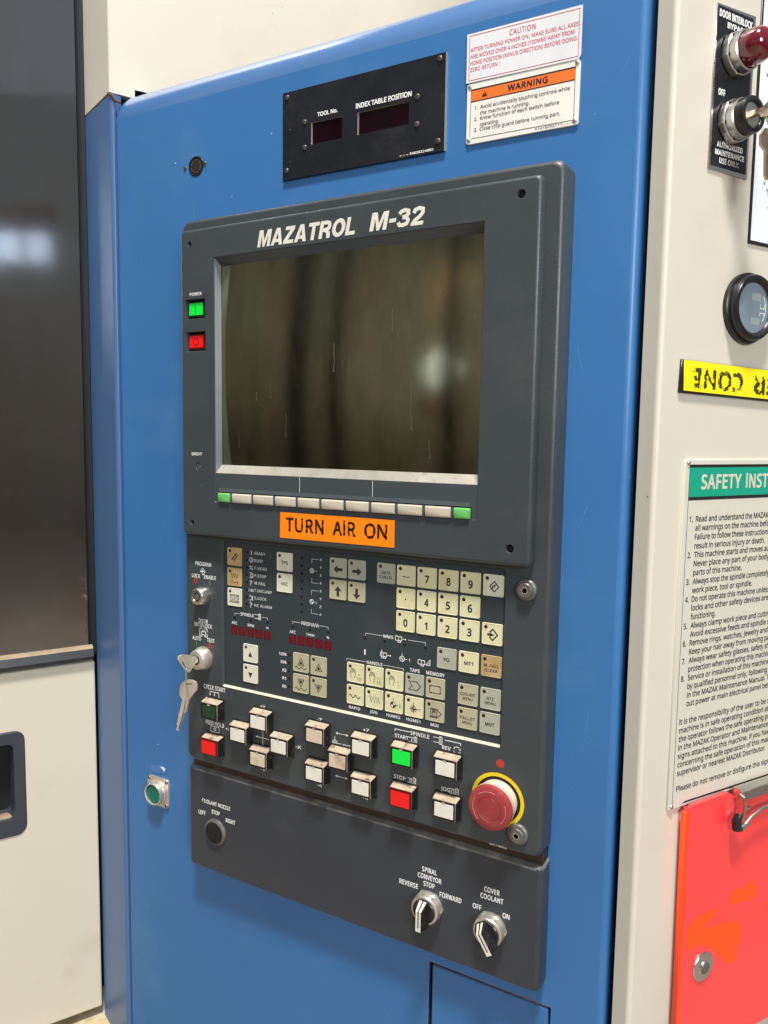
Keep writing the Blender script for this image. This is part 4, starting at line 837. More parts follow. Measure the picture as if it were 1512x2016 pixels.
for x, z in ((-210.6, -127.6), (-211.0, -346.2)):
    b = B(); b.lathe([(9.4, 0), (9.4, 2.2), (8.4, 3.4), (7.4, 3.8), (6.6, 3.8), (6.6, 5.6), (6.0, 6.2), (2.6, 6.2)], n=28, cap1=False)
    p = put('bolt', b, washer, FM.at(x, z, HW), con); b = B(); b.lathe([(2.6, 6.2), (2.6, 3.6)], n=6); put('hex_socket', b, deep, FM.at(x, z, HW), p)
    b = B(); b.arc(0, 0, 2.5, 3.1, 6.25, n=6); put('hex_edge', b, nickel, FM.at(x, z, HW), p)
ES = FM.at(-231.2, -320.2, HW)
p = put('emergency_stop', B().arc(0, 0, 21.4, 24.8, .2, n=64), yellow, ES, con, 'red mushroom emergency stop button on a yellow ring')
b = B(); b.disc(0, 0, 21.4, .12, 48); put('stop_base', b, deep, ES, p)
b = B(); b.lathe([(18.5, 0.2), (18.6, 5.5), (17.6, 7.0), (15.0, 7.6), (15.0, 10.5)], n=48, cap1=False); put('stop_collar', b, mush_side, ES, p)
b = B(); b.cur = 1
b.lathe([(15.0, 9.8), (19.4, 10.6), (20.3, 12.4), (20.5, 16.5)], n=56, cap1=False); b.cur = 0
b.lathe([(20.5, 16.5), (20.3, 18.2), (19.6, 19.6), (18.0, 20.4), (14.0, 21.0), (11.0, 21.2), (10.7, 20.7), (10.3, 20.7), (10.0, 21.2), (6, 21.5), (0.5, 21.6)], n=56)
put('stop_mushroom', b, [mushroom, mush_side], ES, p)
b = B()
for a0, a1 in ((150, 230), (-45, 25), (70, 130)):
    b.tube([(15.2 * math.cos(R_(a0 + (a1 - a0) * i / 10)), 15.2 * math.sin(R_(a0 + (a1 - a0) * i / 10)), 20.75) for i in range(11)], .35, 6)
put('turn_arrows', b, mat('arrow_relief', (0.50, 0.20, 0.19), .5), ES, p)

# --- paper label on the bezel
t = thing('orange_label', FM.at(-398.6, -88, BW), 'bright orange embossed label reading TURN AIR ON below the soft keys', 'label')
P = [(-463.4, -75.1), (-334.0, -75.0), (-333.6, -100.3), (-463.8, -100.8)][::-1]
put('label_sheet', B().prism(P, BW + .02, BW + .45), orange, FM.at(), t)
b = texts([('TURN', -456.9, -86.9, 45.7, 14.2), ('AIR', -401.1, -86.5, 26.0, 14.2), ('ON', -365.9, -86.6, 24.8, 14.4)], BW + .55, bold=0.03); put_marks('lettering', b, worn_black, FM.at(), t)

# ================================================================== COOLANT SWITCH PANEL
cp = thing('coolant_switch_panel', FM.at(-397, -494, 0), 'dark grey sheet metal switch panel with coolant and conveyor selectors below the console', 'switch panel')
b = B(); cx0, cx1, cz0, cz1 = -606.2, -189.0, -494.2, -375.8
b.loft([rx(cx0, cx1, cz0, cz1 + 2, 5, 0), rx(cx0, cx1, cz0, cz1 + 1, 5, 14), rx(cx0 + .6, cx1 - .8, cz0 + .6, cz1 - .2, 5, 17), rx(cx0 + 1.6, cx1 - 2.4, cz0 + 1.6, cz1 - 1.4, 4.5, 19.3), rx(cx0 + 3, cx1 - 4.5, cz0 + 3, cz1 - 3.2, 4, 20)])
b.mi = [1 if min(b.v[i][1] for i in f) > cz1 - 4 else 0 for f in b.f]  # top bevel gets a paler grey: light on the edge put into the colour
put('panel_body', b, [grey_low, mat('lit_grey_edge', (0.115, 0.11, 0.105), 0.6, var=0.35, vscale=60, stain=(0.30, 0.25, 0.20), stain_amt=0.7, stain_scale=45)], FM.at(), cp)
b = texts([('COOLANT NOZZLE', -586.4, -412.5, 41.2, 4.6)], 20.15, .03); put_marks('worn_lettering', b, worn_print, FM.at(), cp)
b = texts([('LEFT', -591.7, -427.3, 10.5, 4.8), ('STOP', -572.1, -422.3, 11.9, 4.8), ('RIGHT', -551.5, -427.0, 13.6, 4.8)], 20.15, .03); put_marks('rubbed_lettering', b, half_print, FM.at(), cp)
b = texts([('SPIRAL', -307.1, -410.3, 15.7, 5.0), ('CONVEYOR', -311.5, -417.4, 24.9, 5.0), ('STOP', -305.3, -424.4, 11.8, 5.0), ('REVERSE', -331.4, -429.9, 20.3, 5.0), ('FORWARD', -288.0, -429.9, 22.4, 5.0), ('COVER', -243.4, -410.4, 15.1, 5.0), ('COOLANT', -246.8, -417.5, 22.2, 5.0), ('OFF', -254.3, -430.0, 8.7, 5.0), ('ON', -225.0, -430.0, 6.7, 5.0)], 20.15, .02)
put_marks('lettering', b, white, FM.at(), cp)
b = B(); b.lathe([(15.2, 0), (15.0, 1.6), (13.2, 3.4), (12.4, 3.6)], n=40, cap1=False); ns = put('blanking_ring', b, washer, FM.at(-566.2, -444.8, 20), cp)
b = B(); b.lathe([(12.6, 3.4), (12.2, 3.9), (8, 4.6), (2, 4.9)], n=36); put('black_cap', b, deep, FM.at(-566.2, -444.8, 20), cp)
def selector(u, v, rot, lab):
    M = FM.at(u, v, 20)
    b = B(); ang = lambda n, r, w, ph=0: [(r * math.cos(2 * math.pi * i / n + ph), r * math.sin(2 * math.pi * i / n + ph), w) for i in range(n)]
    hexr = lambda r, w: [((r * 1.04 if i % 8 == 0 else r * (1.0 if i % 8 in (1, 7) else 0.965)) * math.cos(2 * math.pi * i / 48), (r * 1.04 if i % 8 == 0 else r * (1.0 if i % 8 in (1, 7) else 0.965)) * math.sin(2 * math.pi * i / 48), w) for i in range(48)]
    b.loft([hexr(15.0, 0), hexr(15.0, 3.4), ang(48, 14.2, 4.6), ang(48, 13.9, 9.5), ang(48, 13.2, 10.6), ang(48, 11.6, 10.8), ang(48, 11.4, 9.8)], cap1=False)
    t_ = put('selector_switch', b, nickel, M, cp, lab, 25)
    b = B(); b.lathe([(11.5, 9.6), (11.5, 11.4), (10.6, 12.2), (3, 12.4)], n=36); put('switch_dial', b, black, M, t_)
    Mr = FM.at(u, v, 20, Matrix.Rotation(R_(rot), 4, 'Z'))
    prof = [(11.4, 11.8), (6.0, 22.5), (-13.8, 22.5), (-13.8, 11.8)]
    b = B(); b.mi = []
    R3 = [[(-5.6, y, w) if w < 20 else (-3.1, y, w) for y, w in prof], [(5.6, y, w) if w < 20 else (3.1, y, w) for y, w in prof]]
    b.loft(R3, cap0=True); h_ = put('switch_handle', b, black_side, Mr, t_, smooth=0)
    b = B()
    for x0, x1 in ((-2.7, -.6), (.6, 2.7)):
        b.face(b.ring([(x0, 5.9, 22.7), (x0, -13.0, 22.7), (x1, -13.0, 22.7), (x1, 5.9, 22.7)])); b.face(b.ring([(x0 * 1.3, 11.0, 12.9), (x0, 5.9, 22.7), (x1, 5.9, 22.7), (x1 * 1.3, 11.0, 12.9)]))
    b.face(b.ring([(-2.7, -10.5, 22.72), (-2.7, -13.8, 22.72), (2.7, -13.8, 22.72), (2.7, -10.5, 22.72)]))
    b.face(b.ring([(-2.7, -14.0, 22.7), (-2.7, -14.0, 20), (2.7, -14.0, 20), (2.7, -14.0, 22.7)]))
    put('pointer_line', b, cream_print, Mr, t_, smooth=0)
selector(-299.2, -445.0, 0, 'selector switch under SPIRAL CONVEYOR turned straight up to STOP')
selector(-235.6, -445.4, 33, 'selector switch under COVER COOLANT turned left to OFF')

# ================================================================== NAME PLATE WITH DISPLAYS
np_ = thing('display_plate', FM.at(-397, 298, 0), 'black metal display plate with tool number and index table position windows', 'display plate')
px0, px1, pz0, pz1 = -487.0, -308.2, 256.5, 340.3; wins = [(-452.6, -416.7, 285.7, 306.2), (-399.3, -344.5, 285.5, 305.9)]
b = B(); plate_with_holes(b, (px0, px1, pz0, pz1), wins, 3.0)
b.loft([rx(px0, px1, pz0, pz1, .01, 0.1, 1), rx(px0, px1, pz0, pz1, .01, 3.0, 1)], cap1=False)
put('plate', b, plate_black, FM.at(), np_, smooth=0)
b = B()
for h in wins: b.loft([rx(*h, .01, 3.01, 1), rx(h[0] + .5, h[1] - .2, h[2] + .8, h[3] - .2, .01, 1.2, 1)], cap1=False)
b.quad(px1 + .02, px1 + .5, pz0 - .1, pz1, 2.2); b.box(px1, px1 + .6, pz0, pz1, .1, 2.8)
put('plate_edge', b, nickel, FM.at(), np_, smooth=0)
for h in wins: put('display_window', B().quad(h[0] + .4, h[1] - .1, h[2] + .6, h[3] - .1, 1.25), red_window, FM.at(), np_)
for x, z in ((-481.5, 335.0), (-313.8, 335.6), (-313.9, 265.3), (-482, 265.2), (-460.2, 307.9), (-460.2, 283.8), (-335.6, 307.6), (-335.7, 283.6)): link('screw', SCREW, FM.at(x, z, 3, Matrix.Rotation(x * z, 4, 'Z')), np_)
b = texts([('TOOL No.', -445.2, 312.4, 23.3, 3.9), ('INDEX TABLE POSITION', -401.2, 311.8, 59.4, 4.6), ('エイコ', -353.4, 259.2, 9.0, 1.9), ('34836224880', -342.8, 259.2, 24.0, 2.1)], 3.12, .03); put_marks('lettering', b, white, FM.at(), np_)

# ================================================================== CAUTION STICKER AND WARNING PLATE
cs = thing('caution_sticker', FM.at(-237, 330, 2.2), 'white caution sticker with red lettering above the orange warning sign', 'sticker')
b = B(); b.prism([(-288.2, 309.4), (-189.0, 308.8), (-187.2, 312), (-187.2, 350.0), (-288.2, 350.0)], 2.4, 2.7); put('sticker_sheet', b, sticker_white, FM.at(), cs)
b = B(); b.line([(-285.8, 311.2), (-189.7, 310.9), (-189.5, 347.6), (-285.8, 348.1)], .5, 2.82, True)
b.add(texts([('CAUTION', -249.3, 342.8, 22.9, 4.5), ('AFTER TURNING POWER ON, MAKE SURE ALL AXES', -284.8, 336.2, 94.6, 3.3), ('ARE MOVED OVER 4 INCHES (100MM) AWAY FROM', -284.7, 330.7, 91.4, 3.3), ('HOME POSITION (MINUS DIRECTION) BEFORE DOING', -284.7, 325.2, 93.3, 3.3), ('ZERO RETURN !', -284.6, 319.8, 27.5, 3.3)], 2.82, .012))
put_marks('lettering', b, red_print, FM.at(), cs)
ws = thing('warning_sign', FM.at(-237, 283, 0), 'riveted white warning sign with orange WARNING band below the caution sticker', 'sign')
b = B(); b.slab(-237.6, 283.4, 99.6, 51.2, 2, 0.1, 2.1, .3, 2); put('sign_plate', b, sign_white, FM.at(), ws)
b = B(); b.quad(-283.2, -191.9, 293.8, 302.4, 2.2); put('orange_band', b, sign_orange, FM.at(), ws)
b = B(); b.line([(-283.8, 262.3), (-191.7, 261.8), (-191.6, 303.4), (-283.4, 303.2)], .45, 2.25, True); b.quad(-283.4, -191.8, 302.4, 303.7, 2.26); b.quad(-283.4, -191.8, 292.9, 293.8, 2.26)
b.poly([(-273.6, 295.6), (-268.0, 295.6), (-270.8, 300.6)], 2.3)
b.add(texts([('WARNING', -249.9, 298.2, 35.5, 5.4)], 2.3, .045))
b.add(texts([('1.', -279.6, 287.7, 2.6, 3.0), ('Avoid accidentally touching controls while', -274.6, 287.7, 79.0, 3.0), ('the machine is running.', -274.6, 282.6, 44.8, 3.0), ('2.', -279.9, 278.2, 2.8, 3.0), ('Know function of each switch before', -274.6, 278.2, 70.4, 3.0), ('operating.', -274.6, 273.1, 17.7, 3.0), ('3.', -279.9, 269.2, 2.8, 3.0), ('Close chip guard before running part.', -274.6, 269.2, 71.3, 3.0), ('41416052111', -224.6, 260.3, 23.0, 1.8), ('エイコ', -200.4, 260.3, 8.0, 1.7)], 2.3, .014))
put_marks('lettering', b, black_print, FM.at(), ws)
b = B(); b.line([(-270.8, 299.6), (-270.8, 297.2)], .5, 2.36); put('warning_mark', b, sign_orange, FM.at(), ws)
for x, z in ((-284.6, 306.0), (-190.2, 306.4), (-190.6, 261.2), (-284.7, 261.4)): link('rivet', RIVET, FM.at(x, z, 2.0), ws)

# ================================================================== ROUND SOCKET, CONNECTOR, TORN TAPE
sk = thing('round_socket', FM.at(-605.6, 289.5, 0), 'small round black socket with two screws on the blue panel above the console', 'socket')
b = B(); b.lathe([(10.6, 0), (10.4, .7), (9.4, .9), (9.2, .2)], n=32, cap1=False); put('socket_rim', b, black, FM.at(-605.6, 289.5, 0), sk)
b = B(); b.disc(0, 0, 9.4, .25, 28); put('socket_face', b, deep, FM.at(-605.6, 289.5, 0), sk)
b = B(); [b.arc(0, 0, 6.2, 6.9, .6, a, a + 50, 8) for a in (0, 62, 124, 186, 248, 310)]; put('contact_ring', b, brass, FM.at(-605.6, 289.5, 0), sk)
for x, z in ((-621.2, 289.6), (-592.6, 290.6)): link('screw', SCREW_S, FM.at(x, z, 0), sk)
cn = thing('cable_connector', FM.at(-674.2, -431.8, 0), 'round metal multi-pin connector with green insert on a square flange', 'connector')
CM = lambda rot=None: FM.at(-674.2, -431.8, 0, rot)
b = B(); b.slab(0, 0, 35, 36, 5, 0, 2.2, .5, 4); put('flange', b, nickel, CM(), cn)
b = B(); b.lathe([(15.2, 2), (14.6, 4.6), (13.7, 5.4), (13.7, 10.2), (13.2, 11.2), (12.3, 11.4), (11.6, 10.8), (11.2, 6)], n=40, cap1=False); put('barrel', b, nickel, CM(), cn)
b = B(); b.lathe([(11.3, 6), (11.3, 9.2), (10.2, 9.3)], n=32, cap1=False); put('insulator_ring', b, deep, CM(), cn)
b = B(); b.disc(0, 0, 10.3, 9.6, 32); ins = put('insert', b, conn_green, CM(), cn)
b = B()
for j, (n, y) in enumerate(((3, 6.6), (4, 4.2), (5, 1.6), (4, -1.0), (5, -3.4), (3, -6.2))):
    for i in range(n): b.disc((i - (n - 1) / 2) * 3.3 + (.4 if j % 2 else 0), y, .72, 9.72, 8)
o = put('contact_hole', b, deep, CM(), ins); o['kind'] = 'stuff'
for x, z in ((-14, 14.8), (14.4, 14.6), (13.6, -14.8), (-14, -14.6)): link('screw', SCREW_S, FM.at(-674.2 + x, -431.8 + z, 2.1), cn)
tp = tag(put('torn_tape', B().prism([(-687.6, -400.2), (-687.4, -409.9), (-676, -409.4), (-662.6, -407.8), (-661.8, -401.6), (-668, -398.4)], .1, .5), tape, FM.at()), 'torn scrap of clear tape stuck above the round connector', 'tape')
b = B(); b.prism([(-672, -400.6), (-668, -402.5), (-664.4, -405.6), (-663.0, -401.6), (-667.2, -399.4)], .5, .8); put('paper_scrap', b, sticker_white, FM.at(), tp)

# ================================================================== KEYS IN THE DOOR INTERLOCK
kr = Matrix.Rotation(R_(-90), 4, 'Y')                                # local x runs out of the panel, y up
t = thing('lock_key', FM.at(-577.6, -244.8, HW), 'steel key with a broad head standing in the door interlock lock', 'key')
b = B(); b.prism([(33, -247.2), (40, -247.6), (43.0, -250.4), (46.5, -254.2), (49.5, -254.6), (53, -251.5), (60.5, -241.5), (63.8, -236.5), (62.8, -233.8), (59.0, -232.9), (50, -235.2), (46.4, -236.8), (44.0, -239.6), (33, -240.6)], -1.1, 1.1)
put('key_body', b, key_steel, FM.at(-577.6, 0, 0, kr), t)
b = B(); b.prism([(52.2, -250.0), (53.6, -249.4), (59.6, -240.8), (58.6, -240.0)], -1.16, 1.16); put('key_slot', b, deep, FM.at(-577.6, 0, 0, kr), t)
b = B(); rc = Vector((-577.0, -256.3, 53.0)); e1 = Vector((.72, 0, .69)); e2 = Vector((.0, 1, 0.0))
b.tube([tuple(rc + e1 * 9.2 * math.cos(R_(a)) + e2 * 9.2 * math.sin(R_(a))) for a in range(0, 360, 12)], .65, 8, close=True)
b.tube([tuple(rc + Vector((.35, 0, .3)) + e1 * 8.9 * math.cos(R_(a)) + e2 * 8.9 * math.sin(R_(a))) for a in range(200, 470, 12)], .6, 8)
tag(put('key_ring', b, chrome, FM.at()), 'thin steel split ring joining the two keys at the door interlock lock', 'key ring')
t = thing('hanging_key', FM.at(-577, -266, 50), 'steel key hanging point down from the ring below the door interlock lock', 'key')
KP = [(-581.3, -263.9), (-576, -262.4), (-570.2, -262.0), (-565.6, -263.2), (-564.2, -268.2), (-565.2, -272.5), (-568.6, -276.1), (-575.7, -284.6), (-578.2, -293.1), (-580.0, -299.0), (-582.4, -300.6), (-584.0, -304.0), (-591.2, -322.4), (-594.3, -321.4), (-592.6, -316.0), (-593.6, -314.4), (-591.6, -311.8), (-592.6, -309.6), (-590.4, -306.6), (-591.2, -304.0), (-588.9, -299.6), (-586.0, -289.2), (-584.8, -286.0), (-588.6, -281.5), (-588.4, -276), (-587.9, -272.4), (-585.4, -267.0)]
kp0 = Vector((-577, -266)); tilt = Matrix.Rotation(R_(28), 4, 'Y')
b = B(); b.prism([(x + 577, z + 266) for x, z in KP][::-1], -1.1, 1.1); put('key_body', b, key_steel, FM.at(-577, -266, 50), t)
b = B(); b.prism([(-2.8, -.7), (-2.6, -2.0), (6.6, -.4), (6.9, .7)], -1.16, 1.16); put('key_slot', b, deep, FM.at(-577, -266, 50), t)
b = B(); b.line([(-3.2, -20), (-5.6, -33), (-13.6, -54)], .9, 1.18); put('key_groove', b, black_screw, FM.at(-577, -266, 50), t)

# ================================================================== RIGHT CABINET FITTINGS
ip = thing('interlock_plate', FR.at(67, 282, 0), 'tall black engraved plate with red lamp and key switch on the beige cabinet', 'switch plate')
b = B(); b.prism([(42.8, 218.4), (91.2, 217.6), (91.2, 345.6), (43.4, 343.6)], .1, 1.2); put('plate', b, alu, FR.at(), ip)
b = B(); b.poly([(45.2, 221.4), (89.2, 221.0), (88.2, 343.0), (45.0, 342.2)], 1.32); put('black_face', b, plate_black, FR.at(), ip)
b = texts([('OFF', 49.8, 278.6, 8.5, 5.2), ('AUTHORIZED', 51.6, 238.9, 32.0, 4.4), ('MAINTENANCE', 49.8, 232.7, 35.9, 4.4), ('USE ONLY.', 55.4, 226.7, 24.9, 4.4), ('DOOR INTERLOCK', 46.4, 337.2, 40.6, 5.6), ('BYPASS', 56.6, 330.3, 22.5, 4.6)], 1.42, .035); put_marks('lettering', b, white, FR.at(), ip)
def nut(M, parent, r=16.5, h=9):
    b = B(); hx = lambda q, w: [(q * (1.0 if i % 8 else 1.06) * math.cos(2 * math.pi * i / 48 + .3), q * (1.0 if i % 8 else 1.06) * math.sin(2 * math.pi * i / 48 + .3), w) for i in range(48)]
    b.lathe([(r + 1.4, 0), (r + 1.4, .8)], n=48, cap1=False); b.loft([hx(r, .8), hx(r, 6), hx(r - .8, 6.8)], cap1=False); b.lathe([(r - 1.2, 6.6), (r - 1.2, h + 3.6), (r - 2.4, h + 4.4), (r - 3.0, h + 2)], n=48, cap1=False)
    return put('ring_nut', b, chrome, M, parent, smooth=25)
M1 = FR.at(66.6, 309.0, 1.3); pl = put('pilot_lamp', B().lathe([(12.6, 8), (13.3, 11), (13.6, 16), (13.4, 21), (12.3, 25.5), (10.4, 28.6), (7.6, 30.6), (4, 31.6), (.6, 31.9)], n=48), dome_red, M1, ip, 'domed dark red pilot lamp')
nut(M1, pl)
M2 = FR.at(66.6, 257.6, 1.3); ks = put('key_switch', B().lathe([(14.0, 8), (14.4, 10), (14.4, 19.5), (13.6, 21.2), (11.2, 21.6), (10.0, 20.8), (9.6, 18.6)], n=48, cap1=False), black, M2, ip, 'black ringed key switch')
nut(M2, ks); put('lock_face', B().lathe([(9.8, 18.5), (9.3, 19.6), (2, 19.8)], n=36), chrome, M2, ks)
t = thing('bypass_key', FR.at(66.6, 257.6, 20), 'worn brass key standing in the bypass key switch', 'key')
kr2 = Matrix.Rotation(R_(-90), 4, 'Y') 
b = B(); b.prism([(18, -3.6), (28, -3.8), (31, -9), (36, -11.5), (48, -11.5), (52, -8), (52, 8), (48, 11.5), (36, 11.5), (31, 9), (28, 3.8), (18, 3.6)], -1.2, 1.2); put('key_body', b, brass, FR.at(66.6, 257.6, 1.3, Matrix.Rotation(R_(-35), 4, 'Z') @ kr2), t)
b = B(); rc = Vector((67.5, 249.0, 44)); b.tube([tuple(rc + Vector((.75, 0, .6)) * 10 * math.cos(R_(a)) + Vector((0, 1, 0)) * 10 * math.sin(R_(a))) for a in range(0, 360, 12)], .7, 8, close=True)
tag(put('key_ring', b, chrome, FR.at()), 'steel split ring hanging from the bypass key by the cabinet', 'key ring')
t = thing('spare_bypass_key', FR.at(66, 240, 40), 'dull key hanging from the ring below the bypass key switch', 'key')
b = B(); b.prism([(x - 66, z - 240) for x, z in [(66, 241.5), (58.5, 240), (55.2, 235), (55.6, 227.6), (61.8, 224.0), (63.2, 206), (66.0, 203), (69.2, 205), (70.4, 224), (77, 228), (78, 235), (74, 240.5)]], -1.1, 1.1); put('key_body', b, brass, FR.at(66, 240, 37), t)

sh = thing('position_sheet', FR.at(150, 250, 0), 'white laminated sheet with black border at the right edge above the gauge', 'sheet')
b = B(); b.prism([(98.2, 167.6), (210, 167.6), (210, 420), (98.2, 420)], .1, 1.2); put('sheet_border', b, black, FR.at(), sh)
b = B(); b.poly([(100.4, 170.2), (208, 170.2), (208, 418), (100.4, 418)], 1.32); put('sheet_face', b, sheet_white, FR.at(), sh)
b = texts([('X', 107.7, 304.6, 4.0, 3.5), ('Y', 112.2, 218.3, 4.0, 3.8), ('R', 117.4, 213.8, 2.6, 2.0)], 1.42, .01); b.line([(119, 208), (119, 214), (122.0, 214)], .4, 1.42); b.line([(119.5, 199.6), (132, 199.6)], .5, 1.42); put_marks('lettering', b, black_print, FR.at(), sh)

gg = thing('pressure_gauge', FR.at(100.7, 113.4, 0), 'round black-rimmed gauge with glass face on the beige cabinet', 'gauge'); GM = FR.at(100.7, 113.4, 0)
b = B(); b.lathe([(29.5, 0), (29.5, 3.4), (28.4, 4.4), (27.0, 4.6), (26.9, 5.2), (27.4, 6.0), (27.4, 9.0), (26.2, 10.8), (23.8, 11.2), (21.4, 9.6), (20.6, 7.6)], n=72, cap1=False); put('gauge_rim', b, black, GM, gg)
gf = put('gauge_face', B().disc(0, 0, 20.8, 7.7, 64), gauge_face, GM, gg)
b = B(); b.quad(-3, 9, 6, 12, 7.8); b.quad(-3, 9, -14, -8, 7.8); put('gauge_card', b, gauge_plate, GM, gf)
b = B(); b.line([(9, 3.4), (9, .2), (14.4, .2), (14.4, 3.6)], .6, 7.85); b.line([(8.6, -6.4), (8.6, -3.6), (14.2, -3.6), (14.2, -8.6)], .6, 7.85); b.arc(0, 0, 15.6, 16.4, 7.85, -40, 40, 12); put('gauge_marks', b, white, GM, gf)

yl = thing('yellow_label', FR.at(80, 52, 0), 'yellow label with faded upside-down black letters ER CONE on the cabinet', 'label')
b = B(); b.prism([(21.6, 40.0), (150, 36.6), (150, 63.4), (22.8, 66.4)], .1, 2.2); put('label_back', b, black, FR.at(), yl)
b = B(); b.prism([(25.4, 41.6), (150, 38.2), (150, 63.0), (25.0, 66.1)], 2.2, 2.9); put('label_sheet', b, yellow_label, FR.at(), yl)
b = texts([('CONE', 0, 0, 65.0, 16.5)], 3.0, .05); n_ = B(); n_.v = [(99.6 - x, 52.6 - y - .028 * (99.6 - x - 34), w) for x, y, w in b.v]; n_.f = b.f; n_.mi = b.mi
b2 = texts([('ER', 0, 0, 33.0, 16.5)], 3.0, .05); n2 = B(); n2.v = [(145.6 - x, 52.6 - y - .028 * (145.6 - x - 34), w) for x, y, w in b2.v]; n2.f = b2.f; n2.mi = b2.mi; n_.add(n2)
put_marks('lettering', n_, worn_black2, FR.at(), yl)

ss = thing('safety_sign', FR.at(120, -165, 0), 'large cream safety instruction sign with green header riveted to the beige cabinet', 'sign')
b = B(); b.slab(173.4, -165.1, 280, 301.4, 2, .1, 2.0, .4, 2); put('sign_plate', b, sign_cream, FR.at(), ss)
b = B(); b.quad(39.2, 306, -45.4, -21.0, 2.12); put('green_header', b, sign_green, FR.at(), ss)
b = B(); b.quad(39.2, 306, -21.0, -18.4, 2.12); b.quad(39.2, 306, -48.2, -45.4, 2.12); b.quad(38.7, 39.2, -312.6, -18.4, 2.14); b.poly([(51, -313.2), (306, -313.2), (306, -311.6), (60, -311.6), (54, -311.9)], 2.14)
rows = [(2, '1.', 41.7, 4.1), (0, 'Read and understand the MAZAK', 49.5, 97.7), (1, 'all warnings on the machine befo', 49.5, 99.3), (2, 'Failure to follow these instructions', 49.5, 100.2), (3, 'result in serious injury or death.', 49.5, 94.6), (4, 'This machine starts and moves au', 49.8, 101.1), (5, 'Never place any part of your body', 49.8, 101.8), (6, 'parts of this machine.', 49.8, 64.0), (7, 'Always stop the spindle completely', 49.7, 103.9), (8, 'work piece, tool or spindle.', 49.7, 80.0), (9, 'Do not operate this machine unless', 49.6, 105.7), (10, 'locks and other safety devices are', 49.7, 104.9), (11, 'functioning.', 49.7, 32.0), (12, 'Always clamp work piece and cuttin', 50.0, 107.3), (13, 'Avoid excessive feeds and spindle s', 50.0, 108.0), (14, 'Remove rings, watches, jewelry and', 50.0, 106.5), (15, 'Keep your hair away from moving pa', 50.0, 109.3), (16, 'Always wear safety glasses, safety sh', 50.1, 109.9), (17, 'protection when operating this machin', 50.1, 111.2), (18, 'Service or installation of this machine', 50.2, 111.5), (19, 'by qualified personnel only, following', 50.2, 109.2), (20, 'in the MAZAK Maintenance Manual. T', 50.2, 113.1), (21, 'out power at main electrical panel bef', 50.2, 113.8),
        (23, 'It is the responsibility of the user to be s', 42.6, 123.2), (24, 'machine is in safe operating condition at', 42.6, 122.8), (25, 'the operator follows the safe operating pr', 42.6, 124.7), (26, 'in the MAZAK Operator and Maintenance', 42.7, 123.4), (27, 'signs attached to this machine. If you hav', 42.8, 125.8), (28, 'concerning the safe operation of this mac', 42.9, 126.5), (29, 'supervisor or nearest MAZAK Distributor.', 42.9, 121.8), (30.85, 'Please do not remove or disfigure this sign', 42.9, 129.0)]
TT = [(s, u, -63.9 - 7.6 * k, wd, 5.0) for k, s, u, wd in rows[1:]] + [(f'{i}.', 41.6, -63.9 - 7.6 * k, 4.4, 5.0) for i, k in zip(range(1, 9), (0, 4, 7, 9, 12, 14, 16, 18))]
b.add(texts(TT, 2.16, .018)); put_marks('lettering', b, black_print, FR.at(), ss)
b = texts([('SAFETY', 53.8, -33.0, 52.2, 12.6)], 2.2, .03); text(b, 'INSTRUCTIONS', 112.4, -33.0, 30.8, 12.6, 2.2, .03, fit='INST'); put('header_lettering', b, sign_cream, FR.at(), ss)
for x, z in ((37.0, -16.8), (38.2, -313.4)): link('rivet', RIVET, FR.at(x, z, 2.0), ss)

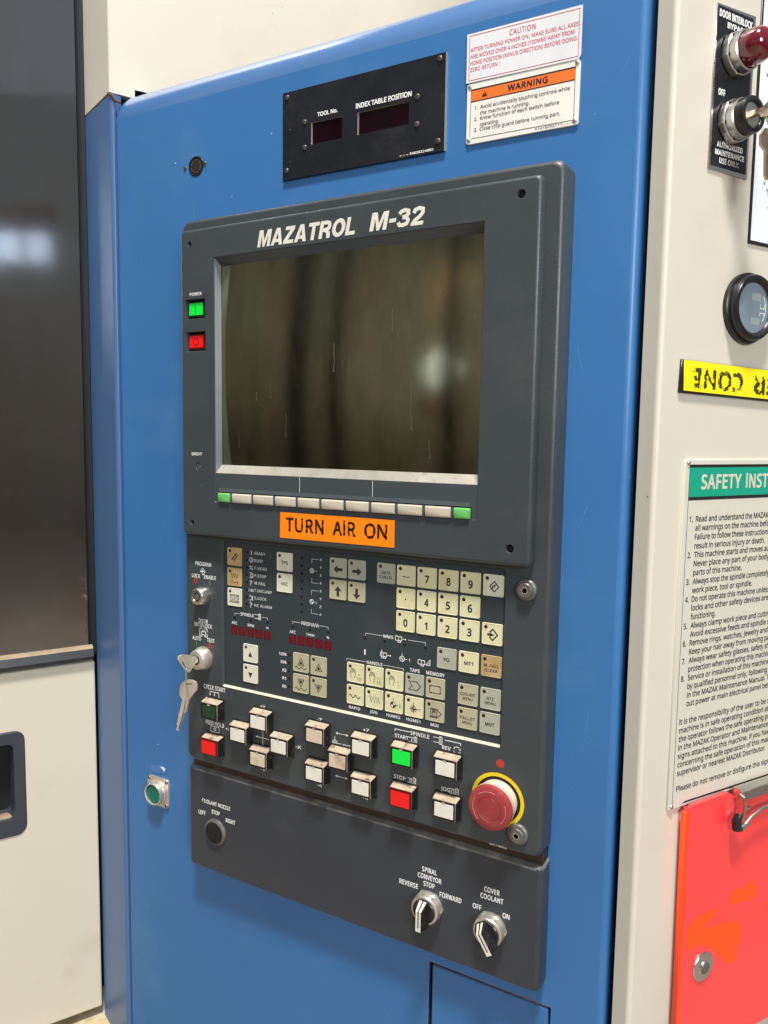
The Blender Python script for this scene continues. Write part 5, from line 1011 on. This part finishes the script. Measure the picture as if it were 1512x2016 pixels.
cb = thing('red_clipboard', FR.at(110, -420, 8), 'fluorescent red acrylic clipboard hung below the safety sign with washer and metal clip', 'clipboard')
b = B(); oc = [(49.6, -318.5), (51.2, -314.0), (55.0, -315.6), (57, -313.6), (104.4, -312.4), (109.6, -314.8), (111.5, -318.4), (260, -318.4), (260, -560), (51.5, -560)][::-1]
b.prism(oc, 5, 8.6); put('acrylic_sheet', b, clip_red, FR.at(), cb)
b = B(); b.prism([(48.6, -318), (52.6, -318), (54.8, -560), (50.6, -560)][::-1], 3.6, 9.2); put('bent_edge', b, clip_edge, FR.at(), cb)
for P in ([(58.7, -428.1), (71.7, -420.1), (94.5, -419.7), (103.7, -421.2), (91.9, -430.0), (81.6, -434.2), (106.8, -436.0), (129.5, -441.9), (137.1, -453.3), (135.2, -463.0), (130.3, -471.7), (129.5, -483.1), (116.1, -479.7), (104.0, -466.7), (79.2, -448.4), (65.5, -450.0), (58.4, -446.3)], [(114.2, -416.9), (119.1, -409.5), (138.0, -411.2), (144.0, -404.6), (155.7, -416.3), (156.5, -424.3), (145.1, -426.1), (131.6, -424.6), (116.6, -422.6)]):
    Q = []
    for p, q in zip(P, P[1:] + P[:1]):                               # ragged outline
        for k in range(5): Q.append((p[0] + (q[0] - p[0]) * k / 5 + random.uniform(-.7, .7), p[1] + (q[1] - p[1]) * k / 5 + random.uniform(-.7, .7)))
    b = B(); b.poly(Q, 8.68); put('residue_patch', b, clip_patch, FR.at(), cb)
b = B(); b.lathe([(13.6, 0), (13.6, 1.0), (12.6, 1.8), (6.4, 2.2), (5.8, 3.2)], n=40, cap1=False); wsh = put('washer', b, alu, FR.at(82.4, -470.4, 8.6), cb)
put('washer_screw', B().lathe([(5.9, 3.0), (5.0, 4.0), (2.6, 4.2)], n=24), washer, FR.at(82.4, -470.4, 8.6), cb)
b = B(); b.loft([[(113, -309.6, 7), (113, -309.0, 12), (113, -311.4, 17), (113, -318.6, 18), (113, -319.2, 16)], [(230, -309.6, 7), (230, -309.0, 12), (230, -311.4, 17), (230, -318.6, 18), (230, -319.2, 16)]], cap1=False, closed=False)
b.face(b.ring([(113, -309.6, 7), (113, -309.0, 12), (113, -311.4, 17), (113, -318.6, 18), (113, -319.2, 16), (113, -319, 8)])); clip_ = put('clip_bar', b, alu, FR.at(), cb, smooth=50)
wire_m = mat('dull_clip_wire', (0.42, 0.36, 0.31), 0.4, metal=0.9, var=0.2, vscale=120)
b = B(); b.tube([(111.4, -316, 14), (108.6, -311, 19), (107.4, -312, 22), (110.8, -320, 22), (112.2, -330, 20), (111.8, -335, 18)], 1.55, 10); put('clip_wire', b, wire_m, FR.at(), clip_)
b = B(); b.tube([(118, -341, 18), (126, -336, 18), (140, -331.8, 18), (175, -331.0, 18)], 1.55, 10); put('clip_wire', b, wire_m, FR.at(), clip_)
b = B(); b.tube([(109.6, -330, 17), (106.8, -336, 17), (107.8, -342.6, 17), (112.5, -344.2, 17)], [3.2, 4.2, 4.2, 3.0], 12); put('clip_tip', b, black, FR.at(), clip_)
b = B(); b.tube([(112.4, -344, 17), (118, -342.4, 17.4), (121.5, -340.4, 18)], [3.2, 2.8, 2.2], 12); put('clip_ferrule', b, alu, FR.at(), clip_)
put('clip_rivet', B().lathe([(2.2, 0), (2.0, .8), (1.0, 1.2)], n=16), alu, FR.at(135.0, -333.6, 8.6), cb)
